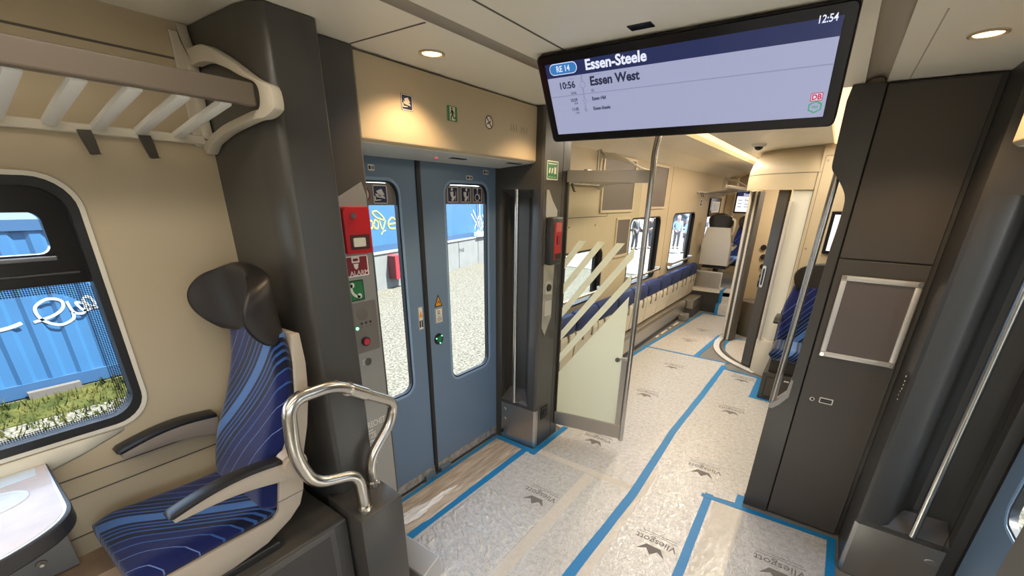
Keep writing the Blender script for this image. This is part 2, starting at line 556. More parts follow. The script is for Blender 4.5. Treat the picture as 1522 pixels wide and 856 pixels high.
class MB:
    def __init__(self):
        self.bm = bmesh.new()

    def verts(self, ps):
        return [self.bm.verts.new(p) for p in ps]

    def face(self, vs):
        try:
            return self.bm.faces.new(vs)
        except ValueError:
            return None

    def box(self, x0, x1, y0, y1, z0, z1, bev=0.0, seg=2):
        tmp = bmesh.new()
        bmesh.ops.create_cube(tmp, size=1)
        for v in tmp.verts:
            v.co = Vector(((x0 + x1) / 2 + v.co.x * (x1 - x0), (y0 + y1) / 2 + v.co.y * (y1 - y0), (z0 + z1) / 2 + v.co.z * (z1 - z0)))
        if bev:
            bmesh.ops.bevel(tmp, geom=tmp.edges[:], offset=bev, segments=seg, profile=0.5, affect='EDGES')
        self.merge(tmp)
        return self

    def merge(self, tmp):
        me = bpy.data.meshes.new('t')
        tmp.to_mesh(me)
        tmp.free()
        self.bm.from_mesh(me)
        bpy.data.meshes.remove(me)

    def loft(self, rings, cap=True, closed=True):
        vr = [self.verts(r) for r in rings]
        n = len(vr[0])
        for a, b in zip(vr, vr[1:]):
            for i in range(n if closed else n - 1):
                j = (i + 1) % n
                self.face([a[i], a[j], b[j], b[i]])
        if cap and closed:
            self.face(vr[0][::-1])
            self.face(vr[-1])
        return self

    def prism(self, pts, axis, a0, a1):
        def at(p, a):
            return {'x': (a, p[0], p[1]), 'y': (p[0], a, p[1]), 'z': (p[0], p[1], a)}[axis]
        return self.loft([[at(p, a0) for p in pts], [at(p, a1) for p in pts]])

    def ring(self, outer, inner, axis, a0, a1):
        def at(p, a):
            return {'x': (a, p[0], p[1]), 'y': (p[0], a, p[1]), 'z': (p[0], p[1], a)}[axis]
        L = [self.verts([at(p, a) for p in loop]) for loop, a in ((outer, a0), (outer, a1), (inner, a1), (inner, a0))]
        n = len(outer)
        for q in range(4):
            a, b = L[q], L[(q + 1) % 4]
            for i in range(n):
                j = (i + 1) % n
                self.face([a[i], a[j], b[j], b[i]])
        return self

    def tube(self, pts, r, seg=12, cap=True):
        P = [Vector(p) for p in pts]
        rs = r if hasattr(r, '__len__') else [r] * len(P)
        rings = []
        ref = None
        for i, p in enumerate(P):
            t = (P[min(i + 1, len(P) - 1)] - P[max(i - 1, 0)]).normalized()
            if ref is None:
                ref = t.orthogonal().normalized()
            ref = (ref - t * ref.dot(t)).normalized()
            b = t.cross(ref)
            rings.append([p + (ref * math.cos(2 * math.pi * k / seg) + b * math.sin(2 * math.pi * k / seg)) * rs[i] for k in range(seg)])
        return self.loft(rings, cap)

    def strip(self, pts, w, h, up):
        """rectangular bar along a path: w across, h along up"""
        P = [Vector(p) for p in pts]
        U = Vector(up).normalized()
        rings = []
        for i, p in enumerate(P):
            t = (P[min(i + 1, len(P) - 1)] - P[max(i - 1, 0)]).normalized()
            s = t.cross(U).normalized()
            ww = w[i] if hasattr(w, '__len__') else w
            rings.append([p + s * ww / 2 + U * h / 2, p - s * ww / 2 + U * h / 2, p - s * ww / 2 - U * h / 2, p + s * ww / 2 - U * h / 2])
        return self.loft(rings)

    def cyl(self, p0, p1, r0, r1=None, seg=20):
        return self.tube([p0, p1], [r0, r0 if r1 is None else r1], seg)

    def ball(self, c, r, sx=1, sy=1, sz=1, seg=16):
        tmp = bmesh.new()
        bmesh.ops.create_uvsphere(tmp, u_segments=seg, v_segments=seg // 2, radius=1)
        for v in tmp.verts:
            v.co = Vector(c) + Vector((v.co.x * r * sx, v.co.y * r * sy, v.co.z * r * sz))
        self.merge(tmp)
        return self

    # flat drawing on a Frame, from height h0 to h1
    def poly(self, f, pts, h0=0.0, h1=0.002):
        return self.loft([[f.p(a, b, h0) for a, b in pts], [f.p(a, b, h1) for a, b in pts]])

    def rect(self, f, u0, u1, v0, v1, h0=0.0, h1=0.002, r=0.0):
        return self.poly(f, rrect(u0, u1, v0, v1, r, 5) if r else [(u0, v0), (u1, v0), (u1, v1), (u0, v1)], h0, h1)

    def disc(self, f, c, r, h0=0.0, h1=0.002, n=24):
        return self.poly(f, [(c[0] + r * math.cos(2 * math.pi * k / n), c[1] + r * math.sin(2 * math.pi * k / n)) for k in range(n)], h0, h1)

    def annulus(self, f, c, r, w, h0=0.0, h1=0.002, n=28, a0=0, a1=360):
        pts = [(c[0] + r * math.cos(R(a0 + (a1 - a0) * k / n)), c[1] + r * math.sin(R(a0 + (a1 - a0) * k / n))) for k in range(n + 1)]
        return self.line(f, pts, w, h0, h1)

    def line(self, f, pts, w, h0=0.0, h1=0.002):
        P = [Vector((p[0], p[1])) for p in pts]
        L, Rr = [], []
        for i, p in enumerate(P):
            t = (P[min(i + 1, len(P) - 1)] - P[max(i - 1, 0)])
            t = t.normalized() if t.length > 1e-9 else Vector((1, 0))
            s = Vector((-t.y, t.x)) * (w[i] if hasattr(w, '__len__') else w) / 2
            L.append(p + s)
            Rr.append(p - s)
        rings = [[f.p(*l, h0), f.p(*l, h1), f.p(*r, h1), f.p(*r, h0)] for l, r in zip(L, Rr)]
        return self.loft(rings)

    def frame_outline(self, f, u0, u1, v0, v1, w, h0=0.0, h1=0.002, r=0.004):
        o, i = rrect(u0, u1, v0, v1, r, 4), rrect(u0 + w, u1 - w, v0 + w, v1 - w, max(r - w, 0.0005), 4)
        L = [self.verts([f.p(a, b, h) for a, b in lp]) for lp, h in ((o, h0), (o, h1), (i, h1), (i, h0))]
        n = len(o)
        for q in range(4):
            a, b = L[q], L[(q + 1) % 4]
            for k in range(n):
                self.face([a[k], a[(k + 1) % n], b[(k + 1) % n], b[k]])
        return self

    def build(self, name, m, parent=None, smooth=False, sub=0, center=True, kind=None, label=None, bevel=0.0):
        bm = self.bm
        bmesh.ops.recalc_face_normals(bm, faces=bm.faces[:])
        if bevel:
            es = [e for e in bm.edges if len(e.link_faces) == 2 and e.calc_face_angle(0) > 0.6]
            bmesh.ops.bevel(bm, geom=es, offset=bevel, segments=2, profile=0.5, affect='EDGES')
        off = Vector((0, 0, 0))
        loc = Vector((0, 0, 0))
        if parent:
            q = parent
            while q:
                off += q.location
                q = q.parent
        elif center:
            xs = [v.co for v in bm.verts]
            loc = Vector(((min(v.x for v in xs) + max(v.x for v in xs)) / 2, (min(v.y for v in xs) + max(v.y for v in xs)) / 2, min(v.z for v in xs)))
            off = loc
        for v in bm.verts:
            v.co -= off
        me = bpy.data.meshes.new(name)
        bm.to_mesh(me)
        bm.free()
        me.materials.append(m)
        if smooth:
            for p in me.polygons:
                p.use_smooth = True
            if smooth != 'all':
                try:
                    me.set_sharp_from_angle(angle=R(38))
                except Exception:
                    pass
        o = bpy.data.objects.new(name, me)
        COL.objects.link(o)
        o.location = loc
        if parent:
            o.parent = parent
        if sub:
            md = o.modifiers.new('s', 'SUBSURF')
            md.levels = md.render_levels = sub
        if kind:
            o['kind'] = kind
        if label:
            o['label'] = label
        return o


def text(name, s, f, u, v, size, m, parent, align='LEFT', h=0.0006, bold=0.0, squeeze=1.0, h0=0.0):
    cu = bpy.data.curves.new('txt', 'FONT')
    cu.body = s
    cu.size = size
    cu.align_x = align
    cu.extrude = h
    cu.offset = bold
    cu.resolution_u = 3
    to = bpy.data.objects.new('txt', cu)
    COL.objects.link(to)
    dg = bpy.context.evaluated_depsgraph_get()
    me = bpy.data.meshes.new_from_object(to.evaluated_get(dg))
    bpy.data.objects.remove(to)
    off = Vector((0, 0, 0))
    q = parent
    while q:
        off += q.location
        q = q.parent
    for vt in me.vertices:
        vt.co = f.p(u + vt.co.x * squeeze, v + vt.co.y, h0 + h + vt.co.z) - off
    me.materials.clear()
    me.materials.append(m)
    me.name = name
    o = bpy.data.objects.new(name, me)
    COL.objects.link(o)
    o.parent = parent
    return o


def tag(o, label, cat, group=None):
    o['label'] = label
    o['category'] = cat
    if group:
        o['group'] = group
    return o


def thing(name, label, cat, loc=(0, 0, 0), group=None):
    o = bpy.data.objects.new(name, None)
    o.empty_display_size = 0.05
    COL.objects.link(o)
    o.location = loc
    return tag(o, label, cat, group)


def struct(name, loc=(0, 0, 0)):
    o = bpy.data.objects.new(name, None)
    o.empty_display_size = 0.05
    COL.objects.link(o)
    o.location = loc
    o['kind'] = 'structure'
    return o


def copy_tree(o, parent=None):
    c = o.copy()
    COL.objects.link(c)
    c.parent = parent
    for ch in [k for k in bpy.data.objects if k.parent == o]:
        copy_tree(ch, c)
    return c


# ------------------------------------------------------------------ dimensions of the coach
XL, XR = -1.765, 0.765          # planes of the two side doors
WL = -1.74                      # inner face of the left side wall
CZ = 2.16                       # ceiling
GZ = -0.9                       # ground outside

# ------------------------------------------------------------------ structure: floor, ceiling, walls
MB().box(XL - 0.08, XR + 0.08, -3.4, 7.3, -0.06, 0.0).build('floor', floor_m, kind='structure')
MB().box(-1.74, XR, 7.36, 9.6, 0.27, 0.33).build('floor', floor_m, kind='structure')

cl = struct('ceiling', (0, 0, CZ))
MB().box(XL - 0.06, -1.09, -3.4, 2.55, CZ, CZ + 0.05).build('side_panel', ceil_m, cl)
MB().box(-1.025, -0.03, -3.4, 2.55, CZ, CZ + 0.05).build('centre_panel', ceil_m, cl)
MB().box(0.042, XR + 0.06, -3.4, 2.55, CZ, CZ + 0.05).build('side_panel', ceil_m, cl)
for x0, x1 in ((-1.09, -1.025), (-0.03, 0.042)):       # shallow half round grooves
    c, r_ = (x0 + x1) / 2, (x1 - x0) / 2
    arc = [(c - r_ * math.cos(R(180 * k / 12)), CZ + 0.026 * math.sin(R(180 * k / 12))) for k in range(13)]
    MB().prism(arc + [(x1, CZ + 0.045), (x0, CZ + 0.045)], 'y', -3.4, 2.55).build('groove', mat('groove_taupe', (0.36, 0.31, 0.24), 0.5), cl, smooth=True)
MB().box(-1.06, -0.94, -2.45, 0.55, CZ - 0.004, CZ - 0.001).build('strip_diffuser', stripm, cl)
MB().box(-0.028, 0.08, -2.45, 0.55, CZ - 0.004, CZ - 0.001).build('strip_diffuser', stripm, cl)
MB().box(-0.884, -0.878, -3.4, 1.9, CZ - 0.0015, CZ + 0.001).build('seam', mat('seam_brown', (0.10, 0.085, 0.065), 0.6), cl)
MB().box(-1.455, -1.10, 1.066, 1.072, CZ - 0.0015, CZ + 0.001).build('seam', MATS['seam_brown'], cl)
MB().box(0.11, 0.114, 1.7, 2.49, CZ - 0.0012, CZ + 0.001).build('seam', mat('seam_pale', (0.42, 0.38, 0.30), 0.6), cl)
MB().box(-0.62, -0.55, 1.395, 1.435, CZ - 0.003, CZ + 0.001, 0.001).build('sensor_window', blackg, cl)
# saloon ceiling beyond the vestibule
MB().box(XL - 0.06, -1.10, 2.55, 9.7, CZ, CZ + 0.05).build('side_panel', ceil_m, cl)
MB().box(-0.93, -0.16, 2.55, 9.7, CZ, CZ + 0.05).build('centre_panel', ceil_m, cl)
MB().box(-0.04, XR + 0.06, 2.55, 9.7, CZ, CZ + 0.05).build('side_panel', ceil_m, cl)
MB().box(-1.10, -0.93, 2.55, 9.7, CZ + 0.04, CZ + 0.06).build('strip_diffuser', stripm, cl)
MB().box(-0.16, -0.04, 2.55, 9.7, CZ + 0.04, CZ + 0.06).build('strip_diffuser', stripm, cl)
# sloped cove between left wall and ceiling in the saloon
MB().prism([(WL, 2.06), (-1.52, CZ + 0.002), (WL, CZ + 0.002)], 'y', 2.55, 9.6).build('cove', ceil_m, cl)

wl = struct('wall_left', (WL, 3, 0))
wr = struct('wall_right', (XR, 2, 0))


def wall_with_windows(parent, xin, xout, y0, y1, z0, z1, wins, m, r=0.08):
    """side wall slab in panels: each window bay is one ring-shaped panel"""
    cur = y0
    for (a, b, c, d) in wins:
        lo, hi = a - 0.05, b + 0.05
        if lo > cur:
            MB().box(min(xin, xout), max(xin, xout), cur, lo, z0, z1).build('panel', m, parent)
        MB().ring(rrect(lo, hi, z0, z1, 0.0005), rrect(a, b, c, d, r), 'x', xin, xout).build('window_bay', m, parent, smooth=True)
        cur = hi
    if cur < y1:
        MB().box(min(xin, xout), max(xin, xout), cur, y1, z0, z1).build('panel', m, parent)


wall_with_windows(wl, WL, WL - 0.05, -3.4, 0.72, 0.55, CZ, [(-2.9, -1.55, 1.0, 1.72), (-1.15, 0.325, 1.0, 1.72)], cream)
MB().box(WL - 0.05, WL, -3.4, 0.72, 0.0, 0.55).build('panel', cream, wl)
for z_, nm in ((0.865, 'seam'), (0.80, 'seam'), (0.665, 'seam')):
    MB().box(WL - 0.002, WL + 0.0012, -3.0, 0.70, z_ - 0.0022, z_ + 0.0022).build(nm, MATS['seam_brown'], wl)
MB().box(WL - 0.002, WL + 0.0010, -3.0, 0.70, 2.06, 2.066).build('seam', MATS['seam_brown'], wl)
# tapered band below the window: soft wall shading put into a paler cream
def light_band_ring(y, k):
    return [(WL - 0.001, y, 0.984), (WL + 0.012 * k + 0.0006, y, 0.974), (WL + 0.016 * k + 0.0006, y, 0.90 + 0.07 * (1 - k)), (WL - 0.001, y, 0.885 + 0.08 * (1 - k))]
MB().loft([light_band_ring(y, k) for y, k in ((-3.0, 1), (-0.25, 1), (0.05, 0.75), (0.15, 0.45), (0.26, 0.0))]).build('sill', mat('light_band_cream', (0.70, 0.64, 0.50), 0.35), wl, smooth='all')

SW = [(2.95, 3.82, 0.80, 1.262), (4.46, 5.42, 0.79, 1.50), (5.93, 6.98, 0.79, 1.52), (7.75, 8.55, 0.80, 1.50)]
wall_with_windows(wl, WL, WL - 0.06, 2.4, 9.7, 0.0, CZ, SW, cream, 0.07)
MB().box(WL - 0.001, WL + 0.0012, 2.6, 3.86, 1.538, 1.544).build('seam', MATS['seam_brown'], wl)
for y_ in (3.862, 5.66):
    MB().box(WL - 0.001, WL + 0.0012, y_ - 0.002, y_ + 0.002, 1.54 if y_ < 4 else 0.78, 2.06).build('seam', MATS['seam_brown'], wl)
for y_ in (3.15, 3.62):
    MB().disc(FX(WL), (y_, 1.47), 0.006, 0, 0.003).build('screw', seam_m, wl)

wall_with_windows(wr, XR, XR + 0.05, -3.4, 0.70, 0.0, CZ, [(-2.9, -1.55, 1.0, 1.72), (-1.15, 0.325, 1.0, 1.72)], cream)
MB().box(XR, XR + 0.05, 2.5, 9.7, 0.0, CZ).build('panel', cream, wr)
MB().box(-1.74, XR, 9.6, 9.65, 0.0, CZ + 0.05).build('wall_end', cream, kind='structure')
MB().box(XL - 0.05, XR + 0.05, -3.45, -3.4, 0.0, CZ + 0.05).build('wall_back', cream, kind='structure')


# ------------------------------------------------------------------ windows
def glazing(name, y0, y1, z0, z1, r=0.08, x=WL, sgn=-1, bar=None):
    w = struct(name, (x, (y0 + y1) / 2, z0))
    MB().ring(rrect(y0 - 0.006, y1 + 0.006, z0 - 0.006, z1 + 0.006, r + 0.006), rrect(y0 + 0.010, y1 - 0.010, z0 + 0.010, z1 - 0.010, r), 'x', x - sgn * 0.004, x + sgn * 0.05).build('window_frame', rub, w, smooth=True)
    MB().prism(rrect(y0 + 0.004, y1 - 0.004, z0 + 0.004, z1 - 0.004, r), 'x', x + sgn * 0.034, x + sgn * 0.037).build('pane', glass, w)
    return w


w1 = struct('window_1', (WL, -0.4, 1.0))
MB().ring(rrect(-1.166, 0.341, 0.984, 1.736, 0.094), rrect(-1.154, 0.329, 0.996, 1.724, 0.084), 'x', WL - 0.004, WL + 0.006).build('window_lip', mat('lip_cream_lit', (0.70, 0.65, 0.54), 0.3), w1, smooth=True)  # lip paler than the wall: caught light put into its colour
MB().ring(rrect(-1.156, 0.331, 0.994, 1.726, 0.086), rrect(-1.135, 0.308, 1.022, 1.70, 0.07), 'x', WL + 0.004, WL - 0.05).build('window_frame', rub, w1, smooth=True)
MB().prism(rrect(-1.14, 0.313, 1.016, 1.455, (0.06, 0.06, 0.005, 0.005)), 'x', WL - 0.036, WL - 0.033).build('pane', glass, w1)
fx = FX(WL - 0.030)
m_ = MB()
m_.ring(rrect(-1.12, 0.318, 1.440, 1.72, (0.004, 0.004, 0.07, 0.07)), rrect(-1.02, 0.250, 1.525, 1.634, 0.025), 'x', WL - 0.045, WL - 0.016)
m_.build('hopper_frame', blackg, w1, smooth=True)
MB().prism(rrect(-1.03, 0.26, 1.515, 1.64, 0.02), 'x', WL - 0.04, WL - 0.037).build('hopper_pane', glass, w1)
MB().box(WL - 0.016, WL - 0.008, -1.02, 0.255, 1.507, 1.520, 0.003).build('hopper_handle_bar', mat('dark_alloy', (0.16, 0.16, 0.17), 0.3, 0.8), w1)
MB().box(WL - 0.018, WL - 0.010, -1.1, 0.29, 1.468, 1.474, 0.002).build('hopper_rail', mat('dark_trim', (0.03, 0.03, 0.032), 0.4), w1)
m_ = MB()
m_.ring(rrect(-1.14, 0.313, 1.012, 1.45, 0.05), rrect(-1.10, 0.276, 1.034, 1.415, 0.06), 'x', WL - 0.032, WL - 0.0315)
m_.build('frit_border', frit, w1)
glazing('window_2', *SW[0])
glazing('window_3', *SW[1])
glazing('window_4', *SW[2])
glazing('window_5', *SW[3])
glazing('window_6', -2.9, -1.55, 1.0, 1.72)
glazing('window_7', -2.9, -1.55, 1.0, 1.72, x=XR, sgn=1)
glazing('window_8', -1.15, 0.325, 1.0, 1.72, x=XR, sgn=1)
for (a, b, c, d), nm in ((SW[1], 'window_3'), (SW[2], 'window_4'), (SW[0], 'window_2')):   # dark jamb on the far edge
    p_ = bpy.data.objects[nm]
    MB().box(WL - 0.058, WL - 0.03, b - 0.085, b - 0.004, c + 0.02, d - 0.02).build('dark_jamb', blackg, p_)

# ------------------------------------------------------------------ side doors
door_x0, door_x1 = XL - 0.035, XL


def sticker(nm, f, u0, u1, v0, v1, m, parent, border=None, r=0.004):
    s = MB().rect(f, u0, u1, v0, v1, 0, 0.0012, r).build(nm, m, parent)
    if border:
        b_ = MB().frame_outline(f, u0 + 0.0015, u1 - 0.0015, v0 + 0.0015, v1 - 0.0015, (u1 - u0) * 0.045, 0.001, 0.0016, r).build('border', border, s)
    return s


def camera_icon(f, cu, cv, s, m, parent, h=0.0013):
    b_ = MB()
    def T(pts): return [(cu + a * s, cv + b * s) for a, b in pts]
    b_.poly(f, T([(-0.26, 0.22), (0.10, 0.34), (0.30, 0.02), (-0.10, -0.10)]), h, h + 0.0007)
    b_.poly(f, T([(-0.36, 0.08), (-0.10, 0.02), (0.26, -0.06), (0.34, -0.2), (-0.26, -0.12)]), h, h + 0.0007)
    b_.poly(f, T([(-0.42, -0.05), (-0.36, -0.05), (-0.34, -0.26), (0.02, -0.24), (0.02, -0.30), (-0.42, -0.33)]), h, h + 0.0007)
    return b_.build('camera_pictogram', m, parent)


def door_leaf(name, xin, xout, y0, y1, wy0, wy1, wz0, wz1):
    d = struct(name, (xin, (y0 + y1) / 2, 0.03))
    s = 1 if xin > xout else -1
    MB().ring(rrect(y0, y1, 0.075, 1.93, 0.003), rrect(wy0 - 0.022, wy1 + 0.022, wz0 - 0.022, wz1 + 0.022, 0.075), 'x', xin, xout).build('leaf', blue, d, smooth=True)
    MB().ring(rrect(wy0 - 0.024, wy1 + 0.024, wz0 - 0.024, wz1 + 0.024, 0.077), rrect(wy0 - 0.008, wy1 + 0.008, wz0 - 0.008, wz1 + 0.008, 0.062), 'x', xin - s * 0.001, xin - s * 0.016).build('window_lip', bluel, d, smooth=True)
    MB().ring(rrect(wy0 - 0.010, wy1 + 0.010, wz0 - 0.010, wz1 + 0.010, 0.064), rrect(wy0, wy1, wz0, wz1, 0.055), 'x', xin - s * 0.006, xin - s * 0.03).build('window_gasket', rub, d, smooth=True)
    MB().prism(rrect(wy0 - 0.005, wy1 + 0.005, wz0 - 0.005, wz1 + 0.005, 0.055), 'x', xin - s * 0.020, xin - s * 0.023).build('pane', glass, d)
    MB().box(min(xin + s * 0.004, xout), max(xin + s * 0.004, xout), y0, y1, 0.022, 0.075).build('scuff_plate', scuff, d)
    return d


dl = door_leaf('door_1', XL, XL - 0.035, 0.96, 1.592, 1.06, 1.472, 0.648, 1.745)
dr = door_leaf('door_2', XL, XL - 0.035, 1.622, 2.262, 1.806, 2.150, 0.612, 1.750)
MB().box(XL - 0.03, XL + 0.008, 1.592, 1.610, 0.02, 1.93, 0.004).build('rubber_seal', rub, dl)
MB().box(XL - 0.03, XL + 0.006, 1.609, 1.624, 0.02, 1.93, 0.003).build('rubber_seal', mat('seal_dark_grey', (0.02, 0.02, 0.022), 0.4), dr)
MB().box(XL - 0.02, XL + 0.002, 2.236, 2.262, 0.02, 1.93).build('edge_seal', rub, dr)
fd = FX(XL)
fgl = FX(XL - 0.0195)
# pictogram bands at the top of the panes
s_ = MB().rect(fgl, 1.065, 1.470, 1.645, 1.742, 0, 0.001, 0.0).build('pictogram_band', signt, dl)
q = MB().rect(fgl, 1.345, 1.425, 1.652, 1.733, 0.001, 0.002, 0.006).build('camera_sign', signn, s_)
MB().frame_outline(fgl, 1.345, 1.425, 1.652, 1.733, 0.004, 0.002, 0.0025, 0.006).build('border', signw, s_)
camera_icon(fgl, 1.385, 1.690, 0.080, signw, s_, 0.0021)
b_ = MB().disc(fgl, (1.292, 1.692), 0.036, 0.001, 0.0016)
b_.build('prohibition_sign', signw, s_)
MB().annulus(fgl, (1.292, 1.692), 0.033, 0.007, 0.0016, 0.0022).build('red_ring', dred, s_)
s_ = MB().rect(fgl, 1.808, 2.148, 1.648, 1.745, 0, 0.001).build('pictogram_band', signt, dr)
for k, (a, b) in enumerate(((1.832, 1.915), (1.940, 2.022), (2.045, 2.122))):
    f_ = fgl
    q = MB().rect(f_, a, b, 1.658, 1.738, 0.001, 0.002, 0.006).build('priority_sign', signn, s_)
    MB().frame_outline(f_, a, b, 1.658, 1.738, 0.0035, 0.002, 0.0026, 0.006).build('border', signw, q)
    c = (a + b) / 2
    g = MB()
    if k < 2:
        g.disc(f_, (c - 0.006 + 0.012 * k, 1.725), 0.008, 0.002, 0.0026)
        g.poly(f_, [(c - 0.02, 1.712), (c + 0.006, 1.714), (c + 0.004, 1.69), (c + 0.022, 1.69), (c + 0.016, 1.681), (c + 0.004, 1.666), (c - 0.012, 1.664), (c - 0.008, 1.684), (c - 0.016, 1.69)], 0.002, 0.0026)
        g.line(f_, [(c + 0.026, 1.715), (c + 0.022, 1.666)], 0.003, 0.002, 0.0026)
    else:
        g.disc(f_, (c, 1.728), 0.007, 0.002, 0.0026)
        g.line(f_, [(c, 1.72), (c, 1.70), (c + 0.016, 1.70), (c + 0.022, 1.676)], 0.007, 0.002, 0.0026)
        g.annulus(f_, (c - 0.003, 1.684), 0.018, 0.005, 0.002, 0.0026)
    g.build('pictogram', signw, q)
# small stickers on the leaves
q = sticker('warning_sticker', fd, 1.548, 1.581, 0.992, 1.120, signw, dl, signk)
g = MB().poly(fd, [(1.552, 1.062), (1.578, 1.062), (1.565, 1.10)], 0.0012, 0.002)
g.build('warning_triangle', signy, q)
g = MB()
for a in (1.553, 1.567):
    g.rect(fd, a, a + 0.009, 1.005, 1.045, 0.0012, 0.002)
g.build('door_pictogram', signk, q)
q = MB().poly(fd, [(1.672, 1.098), (1.733, 1.098), (1.7025, 1.168)], 0, 0.0012).build('warning_triangle_border', signk, dr)
MB().poly(fd, [(1.681, 1.103), (1.724, 1.103), (1.7025, 1.155)], 0.0012, 0.002).build('warning_triangle', signy, q)
g = MB().line(fd, [(1.695, 1.112), (1.703, 1.128), (1.712, 1.112)], 0.004, 0.002, 0.0026).line(fd, [(1.697, 1.13), (1.711, 1.122)], 0.004, 0.002, 0.0026)
g.build('pictogram', signk, q)
q = sticker('notice_sticker', fd, 1.674, 1.732, 1.000, 1.088, signw, dr, signk)
g = MB().annulus(fd, (1.700, 1.066), 0.008, 0.003, 0.0012, 0.002, 16)
for k in range(4):
    g.rect(fd, 1.686, 1.722, 1.012 + 0.006 * k, 1.014 + 0.006 * k, 0.0012, 0.002)
g.frame_outline(fd, 1.692, 1.712, 1.038, 1.056, 0.002, 0.0012, 0.002, 0.006)
g.build('notice_lines', signk, q)
q = MB().cyl((XL, 1.690, 0.905), (XL + 0.008, 1.690, 0.905), 0.034, 0.031).build('push_button', rub, dr, smooth=True)
MB().cyl((XL + 0.008, 1.690, 0.905), (XL + 0.0115, 1.690, 0.905), 0.018, 0.017).build('green_cap', mat('button_green', (0.01, 0.16, 0.07), 0.35), q)
g = MB()
for a in (40, 160, 280):
    g.disc(Frame((XL + 0.0082, 1.690, 0.905), (0, 1, 0), (0, 0, 1)), (0.025 * math.cos(R(a)), 0.025 * math.sin(R(a))), 0.0035, 0, 0.002, 10)
g.build('green_lights', ledg, q)
for (a, b, c, d_), p_ in (((1.318, 1.352, 1.792, 1.817), dl), ((1.968, 2.022, 1.778, 1.800), dr), ((2.118, 2.165, 1.812, 1.836), dr)):
    q = sticker('number_sticker', fd, a, b, c, d_, signw, p_)
    w_ = b - a
    g = MB().rect(fd, a + w_ * 0.10, a + w_ * 0.42, c + 0.005, d_ - 0.005, 0.0012, 0.0018).rect(fd, a + w_ * 0.55, a + w_ * 0.68, c + 0.005, d_ - 0.005, 0.0012, 0.0018).rect(fd, a + w_ * 0.76, a + w_ * 0.9, c + 0.005, d_ - 0.005, 0.0012, 0.0018)
    g.build('number_marks', signk, q)
t1 = struct('trim_1', (XL, 1.6, 0))      # door sill
MB().box(XL - 0.05, XL + 0.012, 0.95, 2.235, 0.0, 0.012).build('sill_plate', mat('sill_dark', (0.05, 0.048, 0.045), 0.45, 0.5), t1)
MB().box(XL + 0.012, XL + 0.020, 0.95, 2.235, 0.0, 0.010).build('sill_edge', alu, t1)
g = MB().box(XL + 0.0, XL + 0.025, 1.50, 1.58, 0.012, 0.045, 0.003).box(XL + 0.0, XL + 0.025, 1.63, 1.72, 0.012, 0.040, 0.003)
g.build('door_guide', mat('guide_blue_grey', (0.10, 0.15, 0.20), 0.4), t1)
MB().box(XL - 0.06, XL - 0.036, 0.9, 2.3, 1.86, CZ).build('door_pocket_back', grey, t1)

d3 = door_leaf('door_3', XR, XR + 0.035, 1.62, 2.262, 1.80, 2.09, 0.612, 1.750)
d4 = door_leaf('door_4', XR, XR + 0.035, 0.96, 1.60, 1.06, 1.46, 0.612, 1.750)
MB().box(XR - 0.002, XR + 0.03, 1.60, 1.62, 0.02, 1.93).build('rubber_seal', rub, d4)
MB().box(XR - 0.004, XR + 0.03, 2.22, 2.262, 0.02, 1.93).build('edge_seal', rub, d3)


# ------------------------------------------------------------------ header panels above the doors
def header(name, label, xf, y0, y1, sgn):
    t = thing(name, label, 'panel', (xf, (y0 + y1) / 2, 1.88))
    pf = [(xf, 1.884), (xf, CZ - 0.008), (xf - sgn * 0.02, CZ - 0.006), (xf - sgn * 0.28, CZ - 0.006), (xf - sgn * 0.285, 1.86), (xf - sgn * 0.24, 1.852), (xf - sgn * 0.012, 1.874)]
    MB().prism(pf, 'y', y0, y1).build('cover', cream, t, bevel=0.004)
    un = [(xf - sgn * 0.014, 1.8755), (xf - sgn * 0.014, 1.8715), (xf - sgn * 0.26, 1.849), (xf - sgn * 0.26, 1.853)]
    MB().prism(un, 'y', y0 + 0.01, y1 - 0.01).build('underside', mat('underside_white', (0.60, 0.60, 0.56), 0.35), t)
    return t


h1 = header('door_header', 'cream header panel with pictogram signs above the blue double door', -1.472, 1.085, 2.235, 1)
fh = FX(-1.4715)
q = sticker('camera_sign', fh, 1.280, 1.338, 2.000, 2.056, signn, h1, signw)
camera_icon(fh, 1.309, 2.028, 0.052, mat('warm_white', (0.75, 0.68, 0.52), 0.5), q)
q = sticker('exit_sign', fh, 1.531, 1.592, 1.996, 2.054, signg, h1)
g = MB().rect(fh, 1.545, 1.578, 1.999, 2.051, 0.0012, 0.0018)
g.build('exit_doorway', mat('exit_pale', (0.62, 0.66, 0.48), 0.5), q)
g = MB().disc(fh, (1.558, 2.045), 0.0045, 0.0018, 0.0026, 12)
g.line(fh, [(1.559, 2.040), (1.562, 2.022)], 0.009, 0.0018, 0.0026).line(fh, [(1.562, 2.022), (1.553, 2.012), (1.552, 2.000)], 0.005, 0.0018, 0.0026)
g.line(fh, [(1.562, 2.022), (1.569, 2.010), (1.579, 2.010)], 0.005, 0.0018, 0.0026).line(fh, [(1.549, 2.024), (1.556, 2.036), (1.566, 2.034), (1.573, 2.024)], 0.0035, 0.0018, 0.0026)
g.build('running_figure', signk, q)
q = MB().disc(fh, (1.814, 2.024), 0.031, 0, 0.0010, 32).build('no_smoking_sign', signw, h1)
g = MB().annulus(fh, (1.814, 2.024), 0.0275, 0.005, 0.001, 0.0018, 32).line(fh, [(1.795, 2.044), (1.833, 2.004)], 0.005, 0.001, 0.0018)
g.build('prohibition_ring', mat('maroon', (0.10, 0.02, 0.03), 0.5), q)
g = MB().line(fh, [(1.800, 2.016), (1.826, 2.028)], 0.006, 0.001, 0.0016).line(fh, [(1.828, 2.031), (1.822, 2.04), (1.829, 2.046)], 0.003, 0.001, 0.0016)
g.build('cigarette', MATS['maroon'], q)
